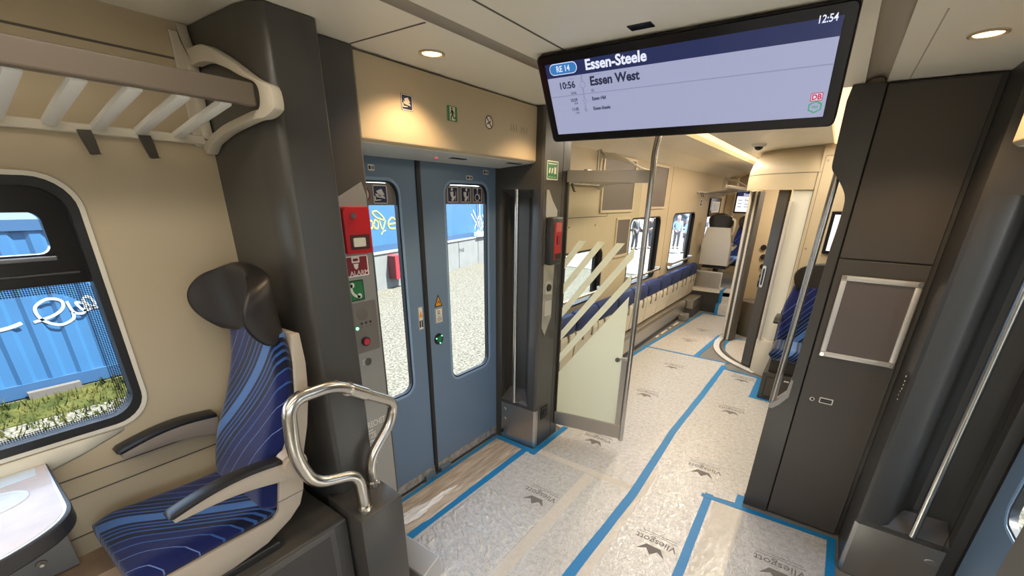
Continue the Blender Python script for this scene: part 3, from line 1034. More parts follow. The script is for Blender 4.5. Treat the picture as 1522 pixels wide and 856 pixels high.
text('embossed_number', '551', fh, 1.985, 2.010, 0.046, cream, h1, h=0.0008)
text('embossed_number', '051', fh, 2.080, 2.008, 0.046, cream, h1, h=0.0008)
fu = Frame((-1.60, 0, 1.8635), (0, 1, 0), (-1, 0, -0.09))
g = MB()
g.box(-1.60, -1.57, 1.66, 1.76, 1.860, 1.8655)
g.build('slot', seam_m, h1)
MB().box(-1.56, -1.53, 2.06, 2.18, 1.864, 1.870).build('slot', seam_m, h1)
MB().ball((-1.62, 1.60, 1.8625), 0.010, 1, 1, 0.6).build('red_indicator', ledr, h1)
MB().box(-1.61, -1.58, 1.50, 1.54, 1.862, 1.865).build('label_plate', signw, h1)
header('door_header', 'cream header panel above the right-hand door, cut by the photo edge', 0.395, 1.085, 2.10, -1)


# ------------------------------------------------------------------ grey pillars
# pillar between the seats and the left door
t = thing('pillar_cladding', 'dark grey pillar behind the seat, left of the blue double door', 'pillar', (-1.55, 0.9, 0))
pl = [(WL, 0.703), (-1.46, 0.703)] + [(-1.46 + 0.115 * math.sin(R(k * 9)), 0.745 - 0.042 * math.cos(R(k * 9))) for k in range(1, 11)] + [(-1.345, 0.876), (-1.35, 0.882), (WL, 0.882)]
MB().prism(pl, 'z', 0.0, CZ - 0.003).build('front_cladding', grey, t, smooth=True)
MB().prism([(WL, 0.884), (-1.455, 0.884), (-1.455, 1.07), (-1.462, 1.078), (WL, 1.078)], 'z', 0.0, CZ - 0.003).build('side_cladding', grey, t, bevel=0.003)
MB().box(-1.4475, -1.4465, 0.7035, 0.7055, 0.62, CZ - 0.01).build('seam', seam_m, t)
pt = thing('pillar_cladding', 'dark grey pillar edge at the lower right corner, before the right-hand door', 'pillar', (0.58, 0.9, 0))
MB().prism([(XR, 0.703), (0.46, 0.703), (0.42, 0.73), (0.41, 0.77), (0.41, 1.05), (0.42, 1.06), (XR, 1.06)], 'z', 0.0, CZ - 0.003).build('cladding', grey, pt, bevel=0.004)


def far_pillar(label, xd, s, yb, w=0.345):
    """pillar on the far side of a door with a pole in a flared recess; s=+1 grows towards +x from the door plane"""
    t = thing('pillar_cladding', label, 'pillar', (xd + s * 0.17, 2.4, 0))
    X = lambda a: xd + s * a
    y0 = 2.235
    solid = [(X(0.0), y0), (X(w - 0.012), y0), (X(w), y0 + 0.012), (X(w), yb - 0.008), (X(w - 0.01), yb), (X(0.0), yb)]
    notch = [(X(0.0), y0), (X(0.05), y0), (X(0.058), y0 + 0.10), (X(0.18), y0 + 0.115), (X(0.215), y0 + 0.09), (X(0.262), y0 + 0.012), (X(0.285), y0), (X(w - 0.012), y0), (X(w), y0 + 0.012), (X(w), yb - 0.008), (X(w - 0.01), yb), (X(0.0), yb)]
    m_ = MB()
    m_.prism(solid, 'z', 0.0, 0.318)
    m_.prism(notch, 'z', 0.318, 1.735)
    m_.prism(solid, 'z', 1.735, CZ - 0.003)
    m_.build('cladding', grey, t, smooth=True)
    # sloping floor and roof of the recess
    for z0, z1, nm in ((0.319, 0.385, 'recess_foot'), (1.734, 1.690, 'recess_top')):
        a = [(X(0.05), y0 + 0.002, z0), (X(0.285), y0 + 0.002, z0), (X(0.215), y0 + 0.09, z0), (X(0.18), y0 + 0.114, z0), (X(0.058), y0 + 0.099, z0)]
        b = [(X(0.052), y0 + 0.004, z0 + (z1 - z0) * 0.06), (X(0.28), y0 + 0.004, z0 + (z1 - z0) * 0.06), (X(0.214), y0 + 0.089, z1), (X(0.18), y0 + 0.113, z1), (X(0.059), y0 + 0.098, z1)]
        MB().loft([a, b]).build(nm, mat('recess_grey', (0.085, 0.078, 0.072), 0.45), t)
    # stainless kick plate
    k_ = MB().prism([(X(0.055), y0 - 0.006), (X(w - 0.010), y0 - 0.006), (X(w + 0.004), y0 + 0.006), (X(w + 0.004), y0 + 0.03), (X(w), y0 + 0.03), (X(w), y0 + 0.011), (X(w - 0.012), y0), (X(0.055), y0)], 'z', 0.004, 0.298)
    k_ = k_.build('kick_plate', steelh, t)
    return t, X, y0


tp, X, y0 = far_pillar('dark grey pillar right of the blue double door, with vertical pole recess', XL, 1, 2.55)
g = MB().cyl((X(0.165), y0 - 0.002, 0.322), (X(0.165), y0 - 0.002, 1.735), 0.0135)
tag(g.build('grab_pole', steel, smooth=True), 'thin vertical steel grab pole in the pillar recess right of the blue double door', 'grab pole', 'door recess poles')
for z_ in (0.245, 0.165):
    MB().cyl((X(0.085), y0 - 0.006, z_), (X(0.085), y0 - 0.0085, z_), 0.013, 0.012).build('plug', alu, tp, smooth=True)
g = MB().box(X(0.06), X(0.075), y0 - 0.03, y0 - 0.006, 0.05, 0.075, 0.004)
g.build('floor_latch', rub, tp)
f_ = FX(-1.42 + 0.0005)
MB().box(-1.4205, -1.4193, 2.452, 2.456, 0.0, CZ - 0.01).build('seam', seam_m, tp)
q = sticker('safety_sign', f_, 2.268, 2.395, 1.788, 1.892, signg, tp, signw)
g = MB().rect(f_, 2.285, 2.375, 1.872, 1.877, 0.0012, 0.002)
for k, a in enumerate((2.290, 2.318, 2.350)):
    g.poly(f_, [(a, 1.825), (a + 0.012, 1.825), (a + 0.020, 1.852), (a + 0.008, 1.852)] if k < 2 else [(a, 1.822), (a + 0.022, 1.822), (a + 0.022, 1.858), (a, 1.858)], 0.0012, 0.002)
    g.rect(f_, a, a + 0.018, 1.803, 1.806, 0.0012, 0.002)
g.build('sign_symbols', signw, q)
ep = thing('emergency_unit', 'tall silver plate with dark-framed red emergency lever on pillar beside the glass screen', 'emergency panel', (-1.4185, 2.36, 0.84))
MB().poly(f_, [(2.272, 0.90), (2.31, 0.84), (2.385, 0.955), (2.405, 1.62), (2.345, 1.675), (2.30, 1.735), (2.272, 1.735)], 0.0006, 0.004).build('back_plate', alu, ep)
q = MB().box(-1.416, -1.372, 2.282, 2.415, 1.302, 1.586, 0.012, 3).build('housing', mat('dark_bezel', (0.03, 0.028, 0.026), 0.4), ep, smooth=True)
f2 = FX(-1.3725)
MB().rect(f2, 2.312, 2.392, 1.335, 1.555, 0, 0.002, 0.008).build('recess_red', red, q)
MB().rect(f2, 2.325, 2.385, 1.50, 1.552, 0.002, 0.004, 0.004).build('upper_flap', mat('flap_pink', (0.50, 0.10, 0.09), 0.3), q)
MB().rect(f2, 2.338, 2.370, 1.425, 1.478, 0.002, 0.008, 0.006).build('lever', dred, q)
MB().rect(f2, 2.322, 2.388, 1.338, 1.372, 0.002, 0.004, 0.004).build('lower_slot', rub, q)
g = MB().rect(f_, 2.298, 2.372, 1.115, 1.195, 0.004, 0.006, 0.006)
q = g.build('key_switch', aluw, ep)
MB().cyl((-1.4135, 2.335, 1.155), (-1.405, 2.335, 1.155), 0.024, 0.022).build('lock_barrel', rub, q, smooth=True)
q = MB().rect(f_, 2.292, 2.385, 0.965, 1.075, 0.004, 0.006, 0.004).build('cover_plate', aluw, ep)
MB().frame_outline(f_, 2.292, 2.385, 0.965, 1.075, 0.002, 0.006, 0.0065, 0.004).build('cover_edge', seam_m, q)
so = thing('power_socket', 'small square black socket low on the pillar beside the glass screen', 'socket', (-1.4195, 2.345, 0.20))
MB().rect(f_, 2.308, 2.392, 0.205, 0.300, 0.0006, 0.006, 0.006).build('face_plate', rub, so)
MB().cyl((-1.4145, 2.350, 0.252), (-1.4095, 2.350, 0.252), 0.022).build('outlet', blackg, so, smooth=True)

tr, X, y0 = far_pillar('dark grey pillar at the right edge between the cabinet and right-hand door', XR + 0.005, -1, 2.62, 0.372)
g = MB().cyl((X(0.175), y0 - 0.002, 0.322), (X(0.175), y0 - 0.002, 1.735), 0.0145)
tag(g.build('grab_pole', steel, smooth=True), 'thick-looking steel grab pole in the recess of the pillar at right photo edge', 'grab pole', 'door recess poles')
q = MB()
q.loft([[(X(0.085) + 0.024 * math.cos(a), y0 - 0.006, 0.225 + 0.013 * math.sin(a)) for a in [2 * math.pi * k / 20 for k in range(20)]], [(X(0.085) + 0.022 * math.cos(a), y0 - 0.0085, 0.225 + 0.012 * math.sin(a)) for a in [2 * math.pi * k / 20 for k in range(20)]]])
q.build('oval_plug', alu, tr)
g = MB()
for k in range(7):
    g.disc(FX(0.3975, -1), (-(2.33 + 0.03 * random.random()), 0.90 + 0.018 * k), 0.003 + 0.003 * random.random(), -0.001, 0.001, 7)
g.build('paint_scratches', signw, tr)
MB().box(0.6995, 0.701, 2.2335, 2.2365, 0.30, 1.9).build('seam', seam_m, tr)

# ------------------------------------------------------------------ emergency call plate on the left pillar
e = thing('emergency_call_panel', 'brushed metal emergency plate with red alarm handle left of the blue door', 'emergency panel', (-1.4535, 1.0, 0.3))
f_ = FX(-1.4545)
MB().poly(f_, [(0.888, 0.30), (1.060, 0.30), (1.064, 1.69), (1.050, 1.736), (0.949, 1.684), (0.888, 1.65)], 0.0, 0.003).build('back_plate', mat('plate_grey', (0.40, 0.385, 0.345), 0.38, 0.8, aniso=(300, 300, 6)), e)
f3 = FX(-1.4515)
q = MB().poly(f3, rrect(0.935, 1.046, 1.487, 1.652, (0.012, 0.012, 0.010, 0.02)), 0, 0.034).build('alarm_box', red, e, bevel=0.004)
f4 = FX(-1.4172)
MB().rect(f4, 0.952, 1.034, 1.504, 1.556, 0, 0.001, 0.004).build('pull_slot', mat('slot_shadow', (0.05, 0.01, 0.01), 0.5), q)
MB().rect(f4, 0.962, 1.012, 1.514, 1.545, 0.001, 0.006, 0.004).build('pull_handle', mat('handle_cream', (0.62, 0.60, 0.50), 0.4), q)
MB().cyl((-1.4172, 0.972, 1.622), (-1.410, 0.972, 1.622), 0.012, 0.010).build('key_lock', chrome, q, smooth=True)
q = sticker('alarm_sign', f3, 0.930, 1.041, 1.398, 1.480, dred, e, signw, 0.006)
g = MB().frame_outline(f3, 0.968, 1.002, 1.452, 1.474, 0.006, 0.0012, 0.002, 0.002).poly(f3, [(0.974, 1.448), (0.996, 1.448), (0.992, 1.432), (0.985, 1.427), (0.978, 1.432)], 0.0012, 0.002)
g.build('pull_pictogram', signw, q)
text('alarm_word', 'ALARM', f3, 0.955, 1.405, 0.026, signw, q, h=0.0008, h0=0.001)
q = sticker('phone_sign', f3, 0.934, 1.008, 1.308, 1.388, signg, e, signk, 0.004)
g = MB().line(f3, smooth_path([(0.955, 1.374, 0), (0.953, 1.35, 0), (0.966, 1.33, 0), (0.988, 1.322, 0)], 6), 0.010, 0.0012, 0.002)
g.disc(f3, (0.958, 1.370), 0.010, 0.0012, 0.002).disc(f3, (0.985, 1.326), 0.010, 0.0012, 0.002)
g.build('handset', signw, q)
q = MB().rect(f3, 0.935, 1.052, 1.095, 1.300, 0, 0.003, 0.004).build('intercom_plate', mat('taupe_metal', (0.25, 0.22, 0.19), 0.4, 0.7), e)
MB().disc(f3, (0.985, 1.252), 0.024, 0.003, 0.0036).build('speaker_mesh', mat('speaker_taupe', (0.13, 0.115, 0.10), 0.6), q)
MB().disc(f3, (0.9555, 1.200), 0.006, 0.003, 0.005, 12).build('green_light', ledg, q)
g = MB()
for k in range(3):
    g.disc(f3, (0.978 + 0.02 * k, 1.216), 0.005, 0.003, 0.0036, 10).disc(f3, (0.978 + 0.02 * k, 1.202), 0.002, 0.003, 0.0036, 8)
g.build('symbols', signk, q)
MB().cyl((-1.4485, 0.986, 1.140), (-1.443, 0.986, 1.140), 0.019).build('button_ring', signk, q, smooth=True)
MB().cyl((-1.443, 0.986, 1.140), (-1.438, 0.986, 1.140), 0.013).build('call_button', mat('button_red', (0.50, 0.03, 0.05), 0.35), q, smooth=True)
q = MB().cyl((-1.4515, 0.985, 1.052), (-1.446, 0.985, 1.052), 0.016).build('lock', chrome, e, smooth=True)
MB().rect(f3, 0.958, 1.014, 1.040, 1.066, 0, 0.001, 0.003).build('lock_plate', alu, e)
for w_, z_ in (('SPRECHST.', 0.752), ('SITZE', 0.700), ('2. KL.', 0.640), ('WC', 0.584)):
    text('seat_plan_text', w_, f3, 0.922, z_, 0.040, signw, e, h=0.0006, squeeze=0.64, bold=0.0006)
    MB().rect(f3, 0.950, 0.972, z_ - 0.017, z_ - 0.012, 0, 0.0008).build('thin_rule', signw, e)

# ------------------------------------------------------------------ downlights
def downlight(x, y, label, watt):
    t = thing('ceiling_downlight', label, 'light', (x, y, CZ), 'round ceiling spots')
    g = MB()
    n_ = 28
    L = [[(x + r_ * math.cos(2 * math.pi * k / n_), y + r_ * math.sin(2 * math.pi * k / n_), z_) for k in range(n_)] for r_, z_ in ((0.046, CZ), (0.046, CZ - 0.004), (0.040, CZ - 0.006), (0.034, CZ - 0.002), (0.034, CZ - 0.0005))]
    g.loft(L, cap=False)
    g.build('trim_ring', mat('lamp_ring', (0.55, 0.47, 0.36), 0.35, 0.5), t, smooth=True)
    MB().cyl((x, y, CZ - 0.0003), (x, y, CZ - 0.002), 0.034).build('diffuser', lampm, t)
    l = bpy.data.lights.new('downlight', 'SPOT')
    l.energy = watt
    l.color = LAMP_WARM
    l.spot_size = R(124)
    l.spot_blend = 0.55
    l.shadow_soft_size = 0.03
    o = bpy.data.objects.new('downlight_beam', l)
    COL.objects.link(o)
    o.location = (0, 0, -0.02)
    o.parent = t


downlight(-1.298, 1.285, 'glowing round spot in the ceiling above the blue double door', 9)
downlight(-1.20, 2.09, 'round ceiling spot tucked behind the left end of the information display', 9)
downlight(0.237, 1.98, 'glowing round spot in the ceiling above the dark cabinet', 10)

# ------------------------------------------------------------------ floor coverings
ff = Frame((0, 0, 0.0030), (-1, 0, 0), (0, -1, 0))       # prints read from the far end


def sheet(name, label, pts, m, z0=0.0002, z1=0.0026, group=None):
    o = MB().prism(pts, 'z', z0, z1).build(name, m)
    tag(o, label, 'floor sheet', group)
    return o


def print_mark(parent, x, y, size=0.061, rot=0.0):
    u = Vector((-math.cos(rot), -math.sin(rot), 0))
    v = Vector((math.sin(rot), -math.cos(rot), 0))
    f = Frame((x, y, 0.0027 if parent.location.z < 0.01 else parent.location.z + 0.0027), u, v)
    o = text('printed_word', 'Vliesgott', f, 0, 0, size, inkm, parent, align='CENTER', h=0.0002, bold=0.0003)
    g = MB()
    s = size * 1.12
    cr = [(-0.55, 0), (0.55, 0), (1.05, 0.80), (0.42, 0.42), (0.0, 0.95), (-0.42, 0.42), (-1.05, 0.80)]
    g.poly(f, [(a * s, b * s + size * 0.92) for a, b in cr], 0, 0.0005)
    g.line(f, [(-size * 1.7, -size * 0.32), (-size * 0.2, -size * 0.40), (size * 1.7, -size * 0.32)], size * 0.045, 0, 0.0005)
    sc = [(-size * 1.5 + k * size * 0.075, -size * 0.62 + size * 0.12 * math.sin(k * 1.9) * (0.6 + 0.4 * math.sin(k * 0.7)), 0) for k in range(40)]
    g.line(f, [p[:2] for p in sc], size * 0.045, 0, 0.0005)
    g.build('printed_crown', inkm, parent)


sA = sheet('floor_protection', 'wide pale fleece under clear film, left of the long blue tape', [(-1.10, -3.2), (-0.655, -3.2), (-0.655, 4.965), (-1.60, 4.96), (-1.55, 4.0), (-1.50, 2.64), (-1.40, 2.60), (-1.40, 2.20), (-1.455, 2.16), (-1.455, 0.95), (-1.10, 0.90)], fleece)
for x, y in ((-1.104, 1.852), (-1.10, 4.543), (-1.109, 2.662), (-1.089, 3.684)):
    print_mark(sA, x, y)
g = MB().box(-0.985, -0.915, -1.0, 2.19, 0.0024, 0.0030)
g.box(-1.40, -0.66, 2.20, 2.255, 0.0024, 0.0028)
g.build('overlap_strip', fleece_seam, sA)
sB = sheet('floor_protection', 'narrow pale fleece under clear film, between long blue tape and dark cabinet', [(-0.665, -3.2), (-0.245, -3.2), (-0.245, 2.45), (-0.085, 2.47), (-0.085, 2.60), (0.30, 2.62), (0.30, 4.17), (-0.262, 4.18), (-0.262, 4.72), (-0.665, 4.78)], fleece)
for x, y in ((-0.353, 2.74), (-0.40, 1.887), (-0.375, 3.798), (-0.42, 4.62)):
    print_mark(sB, x, y)
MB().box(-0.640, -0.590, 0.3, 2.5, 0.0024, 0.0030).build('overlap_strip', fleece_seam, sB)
sD = sheet('floor_protection', 'pale fleece patch framed in blue tape before the dark cabinet', [(-0.245, -3.2), (0.375, -3.2), (0.375, 2.455), (-0.245, 2.44)], fleece)
print_mark(sD, 0.155, 2.10, 0.066)
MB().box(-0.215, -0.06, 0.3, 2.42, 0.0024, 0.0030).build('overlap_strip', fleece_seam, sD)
sC = sheet('floor_protection', 'clear film over wood-look floor along the sill of the blue double door', [(-1.745, 0.95), (-1.46, 0.95), (-1.46, 2.20), (-1.745, 2.20)], woodfilm)
from mathutils import noise as mnoise


def clear_film(parent, x0, x1, y0, y1, m, nx, ny, amp, sx, sy, ang=0.0, name='clear_film', mask=None):
    """creased plastic film lying loosely on the sheet"""
    b = MB()
    V = []
    ca, sa = math.cos(ang), math.sin(ang)
    for j in range(ny + 1):
        row = []
        for i in range(nx + 1):
            x, y = x0 + (x1 - x0) * i / nx, y0 + (y1 - y0) * j / ny
            u, v = (x * ca - y * sa) * sx, (x * sa + y * ca) * sy
            w = Vector((u, v, 0.3))
            w += 0.35 * Vector((mnoise.noise(w * 0.6), mnoise.noise(w * 0.6 + Vector((7, 3, 1))), 0))
            r1 = 1 - abs(mnoise.noise(w))
            r2 = 1 - abs(mnoise.noise(w * 2.1 + Vector((3, 9, 2))))
            z = amp * (0.65 * r1 ** 5 + 0.35 * r2 ** 4)
            edge = min(1, min(i, nx - i, j, ny - j) / 4)
            row.append(b.bm.verts.new((x, y, 0.0026 + z * edge)))
        V.append(row)
    for j in range(ny):
        for i in range(nx):
            if mask and not mask(V[j][i].co):
                continue
            b.face([V[j][i], V[j][i + 1], V[j + 1][i + 1], V[j + 1][i]])
    if mask:
        for v in [v for v in b.bm.verts if not v.link_faces]:
            b.bm.verts.remove(v)
    return b.build(name, m, parent, smooth='all')


clear_film(sA, -1.435, -0.995, 0.80, 1.70, fleece, 170, 320, 0.0085, 13, 30, 0.5, 'creased_area')
clear_film(sC, -1.72, -1.485, 1.0, 2.18, woodfilm, 60, 240, 0.0060, 22, 4, 0.06, 'creased_film')
def glare_patch(p):
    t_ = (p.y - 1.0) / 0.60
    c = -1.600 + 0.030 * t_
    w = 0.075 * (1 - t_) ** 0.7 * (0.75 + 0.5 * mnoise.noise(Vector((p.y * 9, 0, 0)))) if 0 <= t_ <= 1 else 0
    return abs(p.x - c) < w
clear_film(sC, -1.71, -1.49, 0.98, 1.62, film_glare, 90, 240, 0.014, 38, 7, 0.10, 'painted_glare_crease', glare_patch).location.z += 0.0045  # daylight glare on the creased film, painted as a white patch
sE = sheet('floor_protection', 'crumpled fleece sheet at the far end before the blue-taped steps', [(-1.585, 4.985), (-0.99, 4.985), (-0.94, 6.05), (-0.93, 6.6), (-1.00, 7.16), (-1.42, 7.17)], fleece_mat('creased_fleece', (0.62, 0.575, 0.51), (0.42, 0.385, 0.34), 1.0, 1.0, 220, 0.03))
for x, y in ((-1.213, 5.591), (-1.186, 6.186)):
    print_mark(sE, x, y, 0.054)


def tape(label, pts, w=0.045, z=0.0032, wob=0.002):
    P = [Vector((p[0], p[1], 0)) for p in pts]
    out = []
    for a, b in zip(P, P[1:]):
        n_ = max(2, int((b - a).length / 0.12))
        for k in range(n_):
            q = a.lerp(b, k / n_)
            out.append((q.x + random.uniform(-wob, wob) * 0.6, q.y + random.uniform(-wob, wob) * 0.6))
    out.append((P[-1].x, P[-1].y))
    ws = [w * (1 + random.uniform(-0.04, 0.04)) for _ in out]
    f = Frame((0, 0, z), (1, 0, 0), (0, 1, 0))
    o = MB().line(f, out, ws, 0, 0.0008).build('blue_tape', tape_m)
    return tag(o, label, 'tape')


tape('blue tape strip along the sill of the blue double door', [(-1.738, 1.0), (-1.738, 2.205)], 0.034)
tape('blue tape strip between the wood-look film and the wide fleece', [(-1.482, 1.0), (-1.462, 2.19)], 0.046)
tape('short blue tape along the steel kick plate of the left pillar', [(-1.735, 2.206), (-1.385, 2.196)], 0.044, 0.0042)
tape('short blue tape along the pillar foot beside the glass screen', [(-1.392, 2.165), (-1.385, 2.64)], 0.044, 0.0048)
tape('longest blue tape running down the middle of the aisle', [(-0.675, 0.5), (-0.671, 1.41), (-0.649, 2.17), (-0.66, 2.6), (-0.676, 3.087), (-0.658, 4.0), (-0.652, 4.87)], 0.052)
tape('thin blue tape straight across the aisle floor before the far sheet', [(-1.66, 4.968), (-0.62, 4.975)], 0.030, 0.0042)
tape('blue tape in the foreground on the left edge of the fleece patch', [(-0.243, 0.8), (-0.243, 1.7), (-0.262, 2.46)], 0.046)
tape('blue tape across the floor along the dark cabinet foot', [(-0.30, 2.425), (0.375, 2.452)], 0.036, 0.0042)
tape('blue tape beside the steel kick plate of the right pillar', [(0.366, 2.47), (0.362, 1.7)], 0.040, 0.0048)
tape('small blue tape piece at the left corner of the dark cabinet', [(-0.098, 2.42), (-0.098, 2.56)], 0.040, 0.0054)
tape('thin blue tape below the white door threshold of the toilet cabin', [(-0.655, 4.775), (-0.25, 4.705)], 0.030, 0.0054)
tape('wide blue tape beside the tip-up seat box', [(-0.272, 4.72), (-0.268, 4.17)], 0.058, 0.0042)
tape('short blue tape before the tip-up seat box', [(-0.30, 4.172), (0.05, 4.168)], 0.034, 0.0048)
tape('blue tape along the left edge of the far sheet by the bench heater', [(-1.59, 4.40), (-1.565, 5.0), (-1.42, 7.17)], 0.036, 0.0052)
tape('blue tape at the far sheet edge in front of the dark step riser', [(-1.44, 7.175), (-0.98, 7.165)], 0.036, 0.0058)
tape('blue tape along the far sheet next to the toilet door threshold', [(-0.985, 4.96), (-0.935, 6.03)], 0.050, 0.0036)

fm = thing('floor_dashes', 'short white dashes on the dark floor beside the bench heater', 'dash_row', (-1.58, 5.9, 0.0005))  # white dashes drawn as thin flat strips
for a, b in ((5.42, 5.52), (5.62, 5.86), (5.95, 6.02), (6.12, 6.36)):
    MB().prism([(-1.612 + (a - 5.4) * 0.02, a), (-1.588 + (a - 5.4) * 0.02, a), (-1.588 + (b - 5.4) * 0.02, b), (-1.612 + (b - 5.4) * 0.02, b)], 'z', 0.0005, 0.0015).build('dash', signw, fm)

# ------------------------------------------------------------------ equipment box, console and grille under the seat
eb = thing('equipment_box', 'low dark grey box with perforated grille under the blue seat', 'box', (-1.48, 0.3, 0))
MB().box(WL + 0.002, -1.235, 0.12, 0.672, 0.0, 0.58, 0.008).build('body', grey, eb)
MB().box(-1.236, -1.230, 0.30, 0.62, 0.30, 0.575, 0.002).build('grille_frame', mat('frame_grey', (0.085, 0.078, 0.07), 0.45), eb)
q = MB().box(-1.2305, -1.2285, 0.325, 0.598, 0.32, 0.55).build('grille', perf, eb)
g = MB().cyl((-1.2285, 0.605, 0.325), (-1.2265, 0.605, 0.325), 0.006, seg=10)
g.build('screw', chrome, eb)
hc = MB().prism([(WL + 0.001, 0.0), (WL + 0.001, 0.598), (-1.60, 0.598), (-1.57, 0.57), (-1.57, 0.0)], 'y', -3.0, 0.118).build('heater_cover', podium_m)
tag(hc, 'tan glossy ledge along the wall below the window table', 'ledge')
co = thing('divider_console', 'dark grey waist-high console beside the seat carrying the steel handrail', 'console', (-1.26, 0.78, 0))
MB().prism([(-1.375, 0.684), (-1.150, 0.676), (-1.156, 0.866), (-1.345, 0.878), (-1.3445, 0.74), (-1.375, 0.7025)], 'z', 0.0, 0.60).build('body', grey, co, bevel=0.006, smooth=True)
vb = thing('floor_vent', 'small stainless vent with perforated face on the floor behind the console', 'vent', (-1.26, 0.98, 0))
MB().prism([(0.945, 0.003), (0.945, 0.088), (1.045, 0.128), (1.06, 0.003)], 'x', -1.42, -1.166).build('hood', mat('pale_steel', (0.62, 0.62, 0.60), 0.4, 0.5), vb, bevel=0.003)
g = MB()
fv = FY(0.945)
for k in range(6):
    for i in range(13):
        g.rect(fv, -1.285 + 0.009 * i, -1.279 + 0.009 * i, 0.018 + 0.010 * k, 0.0225 + 0.010 * k, 0, 0.0006)
g.build('slots', seam_m, vb)

# ------------------------------------------------------------------ bent steel handrail on the console
hr = thing('handrail', 'bent stainless steel tube handrail standing on the dark console beside the seat', 'handrail', (-1.24, 0.78, 0.601))
pts = [(-1.197, 0.727, 0.604), (-1.197, 0.718, 0.765), (-1.20, 0.560, 0.815), (-1.20, 0.520, 0.95), (-1.20, 0.533, 1.125), (-1.215, 0.690, 1.118), (-1.295, 0.975, 0.918), (-1.300, 0.955, 0.835), (-1.298, 0.835, 0.715), (-1.293, 0.836, 0.604)]
MB().tube(fillet(pts, 0.055, 8), 0.0205, 18).build('tube', steel, hr, smooth=True)
for p in (pts[0], pts[-1]):
    MB().cyl((p[0], p[1], 0.601), (p[0], p[1], 0.622), 0.029, 0.027, 24).build('foot_collar', chrome, hr, smooth=True)
c0 = Vector((-1.241, 0.784, 1.052))
c1 = Vector((-1.3445, 0.772, 1.050))
dv = (Vector(pts[6]) - Vector(pts[5])).normalized()
MB().cyl(c0 - dv * 0.045, c0 + dv * 0.045, 0.0255, seg=24).build('clamp_sleeve', chrome, hr, smooth=True)
MB().tube([c0, c0.lerp(c1, 0.6), c1 + Vector((0.003, 0, 0)), c1], [0.011, 0.011, 0.014, 0.021], 16).build('wall_stay', mat('warm_steel', (0.55, 0.42, 0.28), 0.25, 1.0), hr, smooth=True)

# ------------------------------------------------------------------ window table
tb = thing('window_table', 'small wood-look folding table with rounded dark edge under the window', 'table', (-1.5, -0.1, 0.9))
top_pts = [(WL + 0.002, -0.62), (WL + 0.002, 0.075)] + [(p.x, p.y) for p in fillet([(WL + 0.002, 0.075, 0), (-1.375, 0.072, 0), (-1.290, -0.065, 0), (-1.290, -0.62, 0)], 0.13, 10)][1:]
def inset(P, d):
    c = Vector((sum(p[0] for p in P) / len(P), sum(p[1] for p in P) / len(P)))
    out = []
    n_ = len(P)
    for i in range(n_):
        a, b, c_ = Vector(P[i - 1]), Vector(P[i]), Vector(P[(i + 1) % n_])
        t_ = (c_ - a)
        t_ = t_.normalized() if t_.length > 1e-8 else Vector((1, 0))
        nn = Vector((-t_.y, t_.x))
        if nn.dot(c - b) < 0:
            nn = -nn
        out.append((b.x + nn.x * d, b.y + nn.y * d))
    return out
MB().prism(top_pts, 'z', 0.905, 0.947).build('edge_band', mat('edge_dark', (0.03, 0.028, 0.028), 0.4), tb, bevel=0.006)
in_pts = inset(top_pts, 0.009)
MB().prism(in_pts, 'z', 0.944, 0.9482).build('rim', aluw, tb)
MB().prism(inset(top_pts, 0.016), 'z', 0.945, 0.9488).build('table_top', wood, tb)
ft = Frame((0, 0, 0.9488), (0, -1, 0), (1, 0, 0))
MB().poly(Frame((0, 0, 0.9488), (1, 0, 0), (0, 1, 0)), [(-1.722, -0.6), (-1.60, -0.6), (-1.665, 0.045), (-1.722, 0.05)], 0, 0.0008).build('grey_inlay', mat('inlay_grey', (0.62, 0.66, 0.66), 0.3), tb)
n_ = 32
def ell(a, b, z_): return [(-1.575 + a * math.cos(2 * math.pi * k / n_), -0.055 + b * math.sin(2 * math.pi * k / n_), z_) for k in range(n_)]
MB().loft([ell(0.058, 0.075, 0.9488), ell(0.056, 0.073, 0.9505), ell(0.046, 0.063, 0.9505), ell(0.046, 0.063, 0.9488)], cap=False).build('oval_ring', white, tb, smooth=True)
MB().loft([ell(0.046, 0.063, 0.949), ell(0.046, 0.063, 0.9495)]).build('oval_lid', mat('lid_pale', (0.70, 0.69, 0.66), 0.25, vary=0.1, vscale=30), tb)
sp_ = MB().box(WL + 0.004, -1.695, -0.5, 0.052, 0.602, 0.905, 0.004).build('wall_support', mat('support_grey', (0.20, 0.19, 0.18), 0.45), tb)
MB().cyl((-1.695, -0.02, 0.66), (-1.691, -0.02, 0.66), 0.013, 0.012).build('screw_rosette', mat('rosette', (0.25, 0.22, 0.17), 0.4, 0.6), sp_, smooth=True)
MB().cyl((-1.691, -0.02, 0.66), (-1.683, -0.02, 0.66), 0.005).build('screw', chrome, sp_)


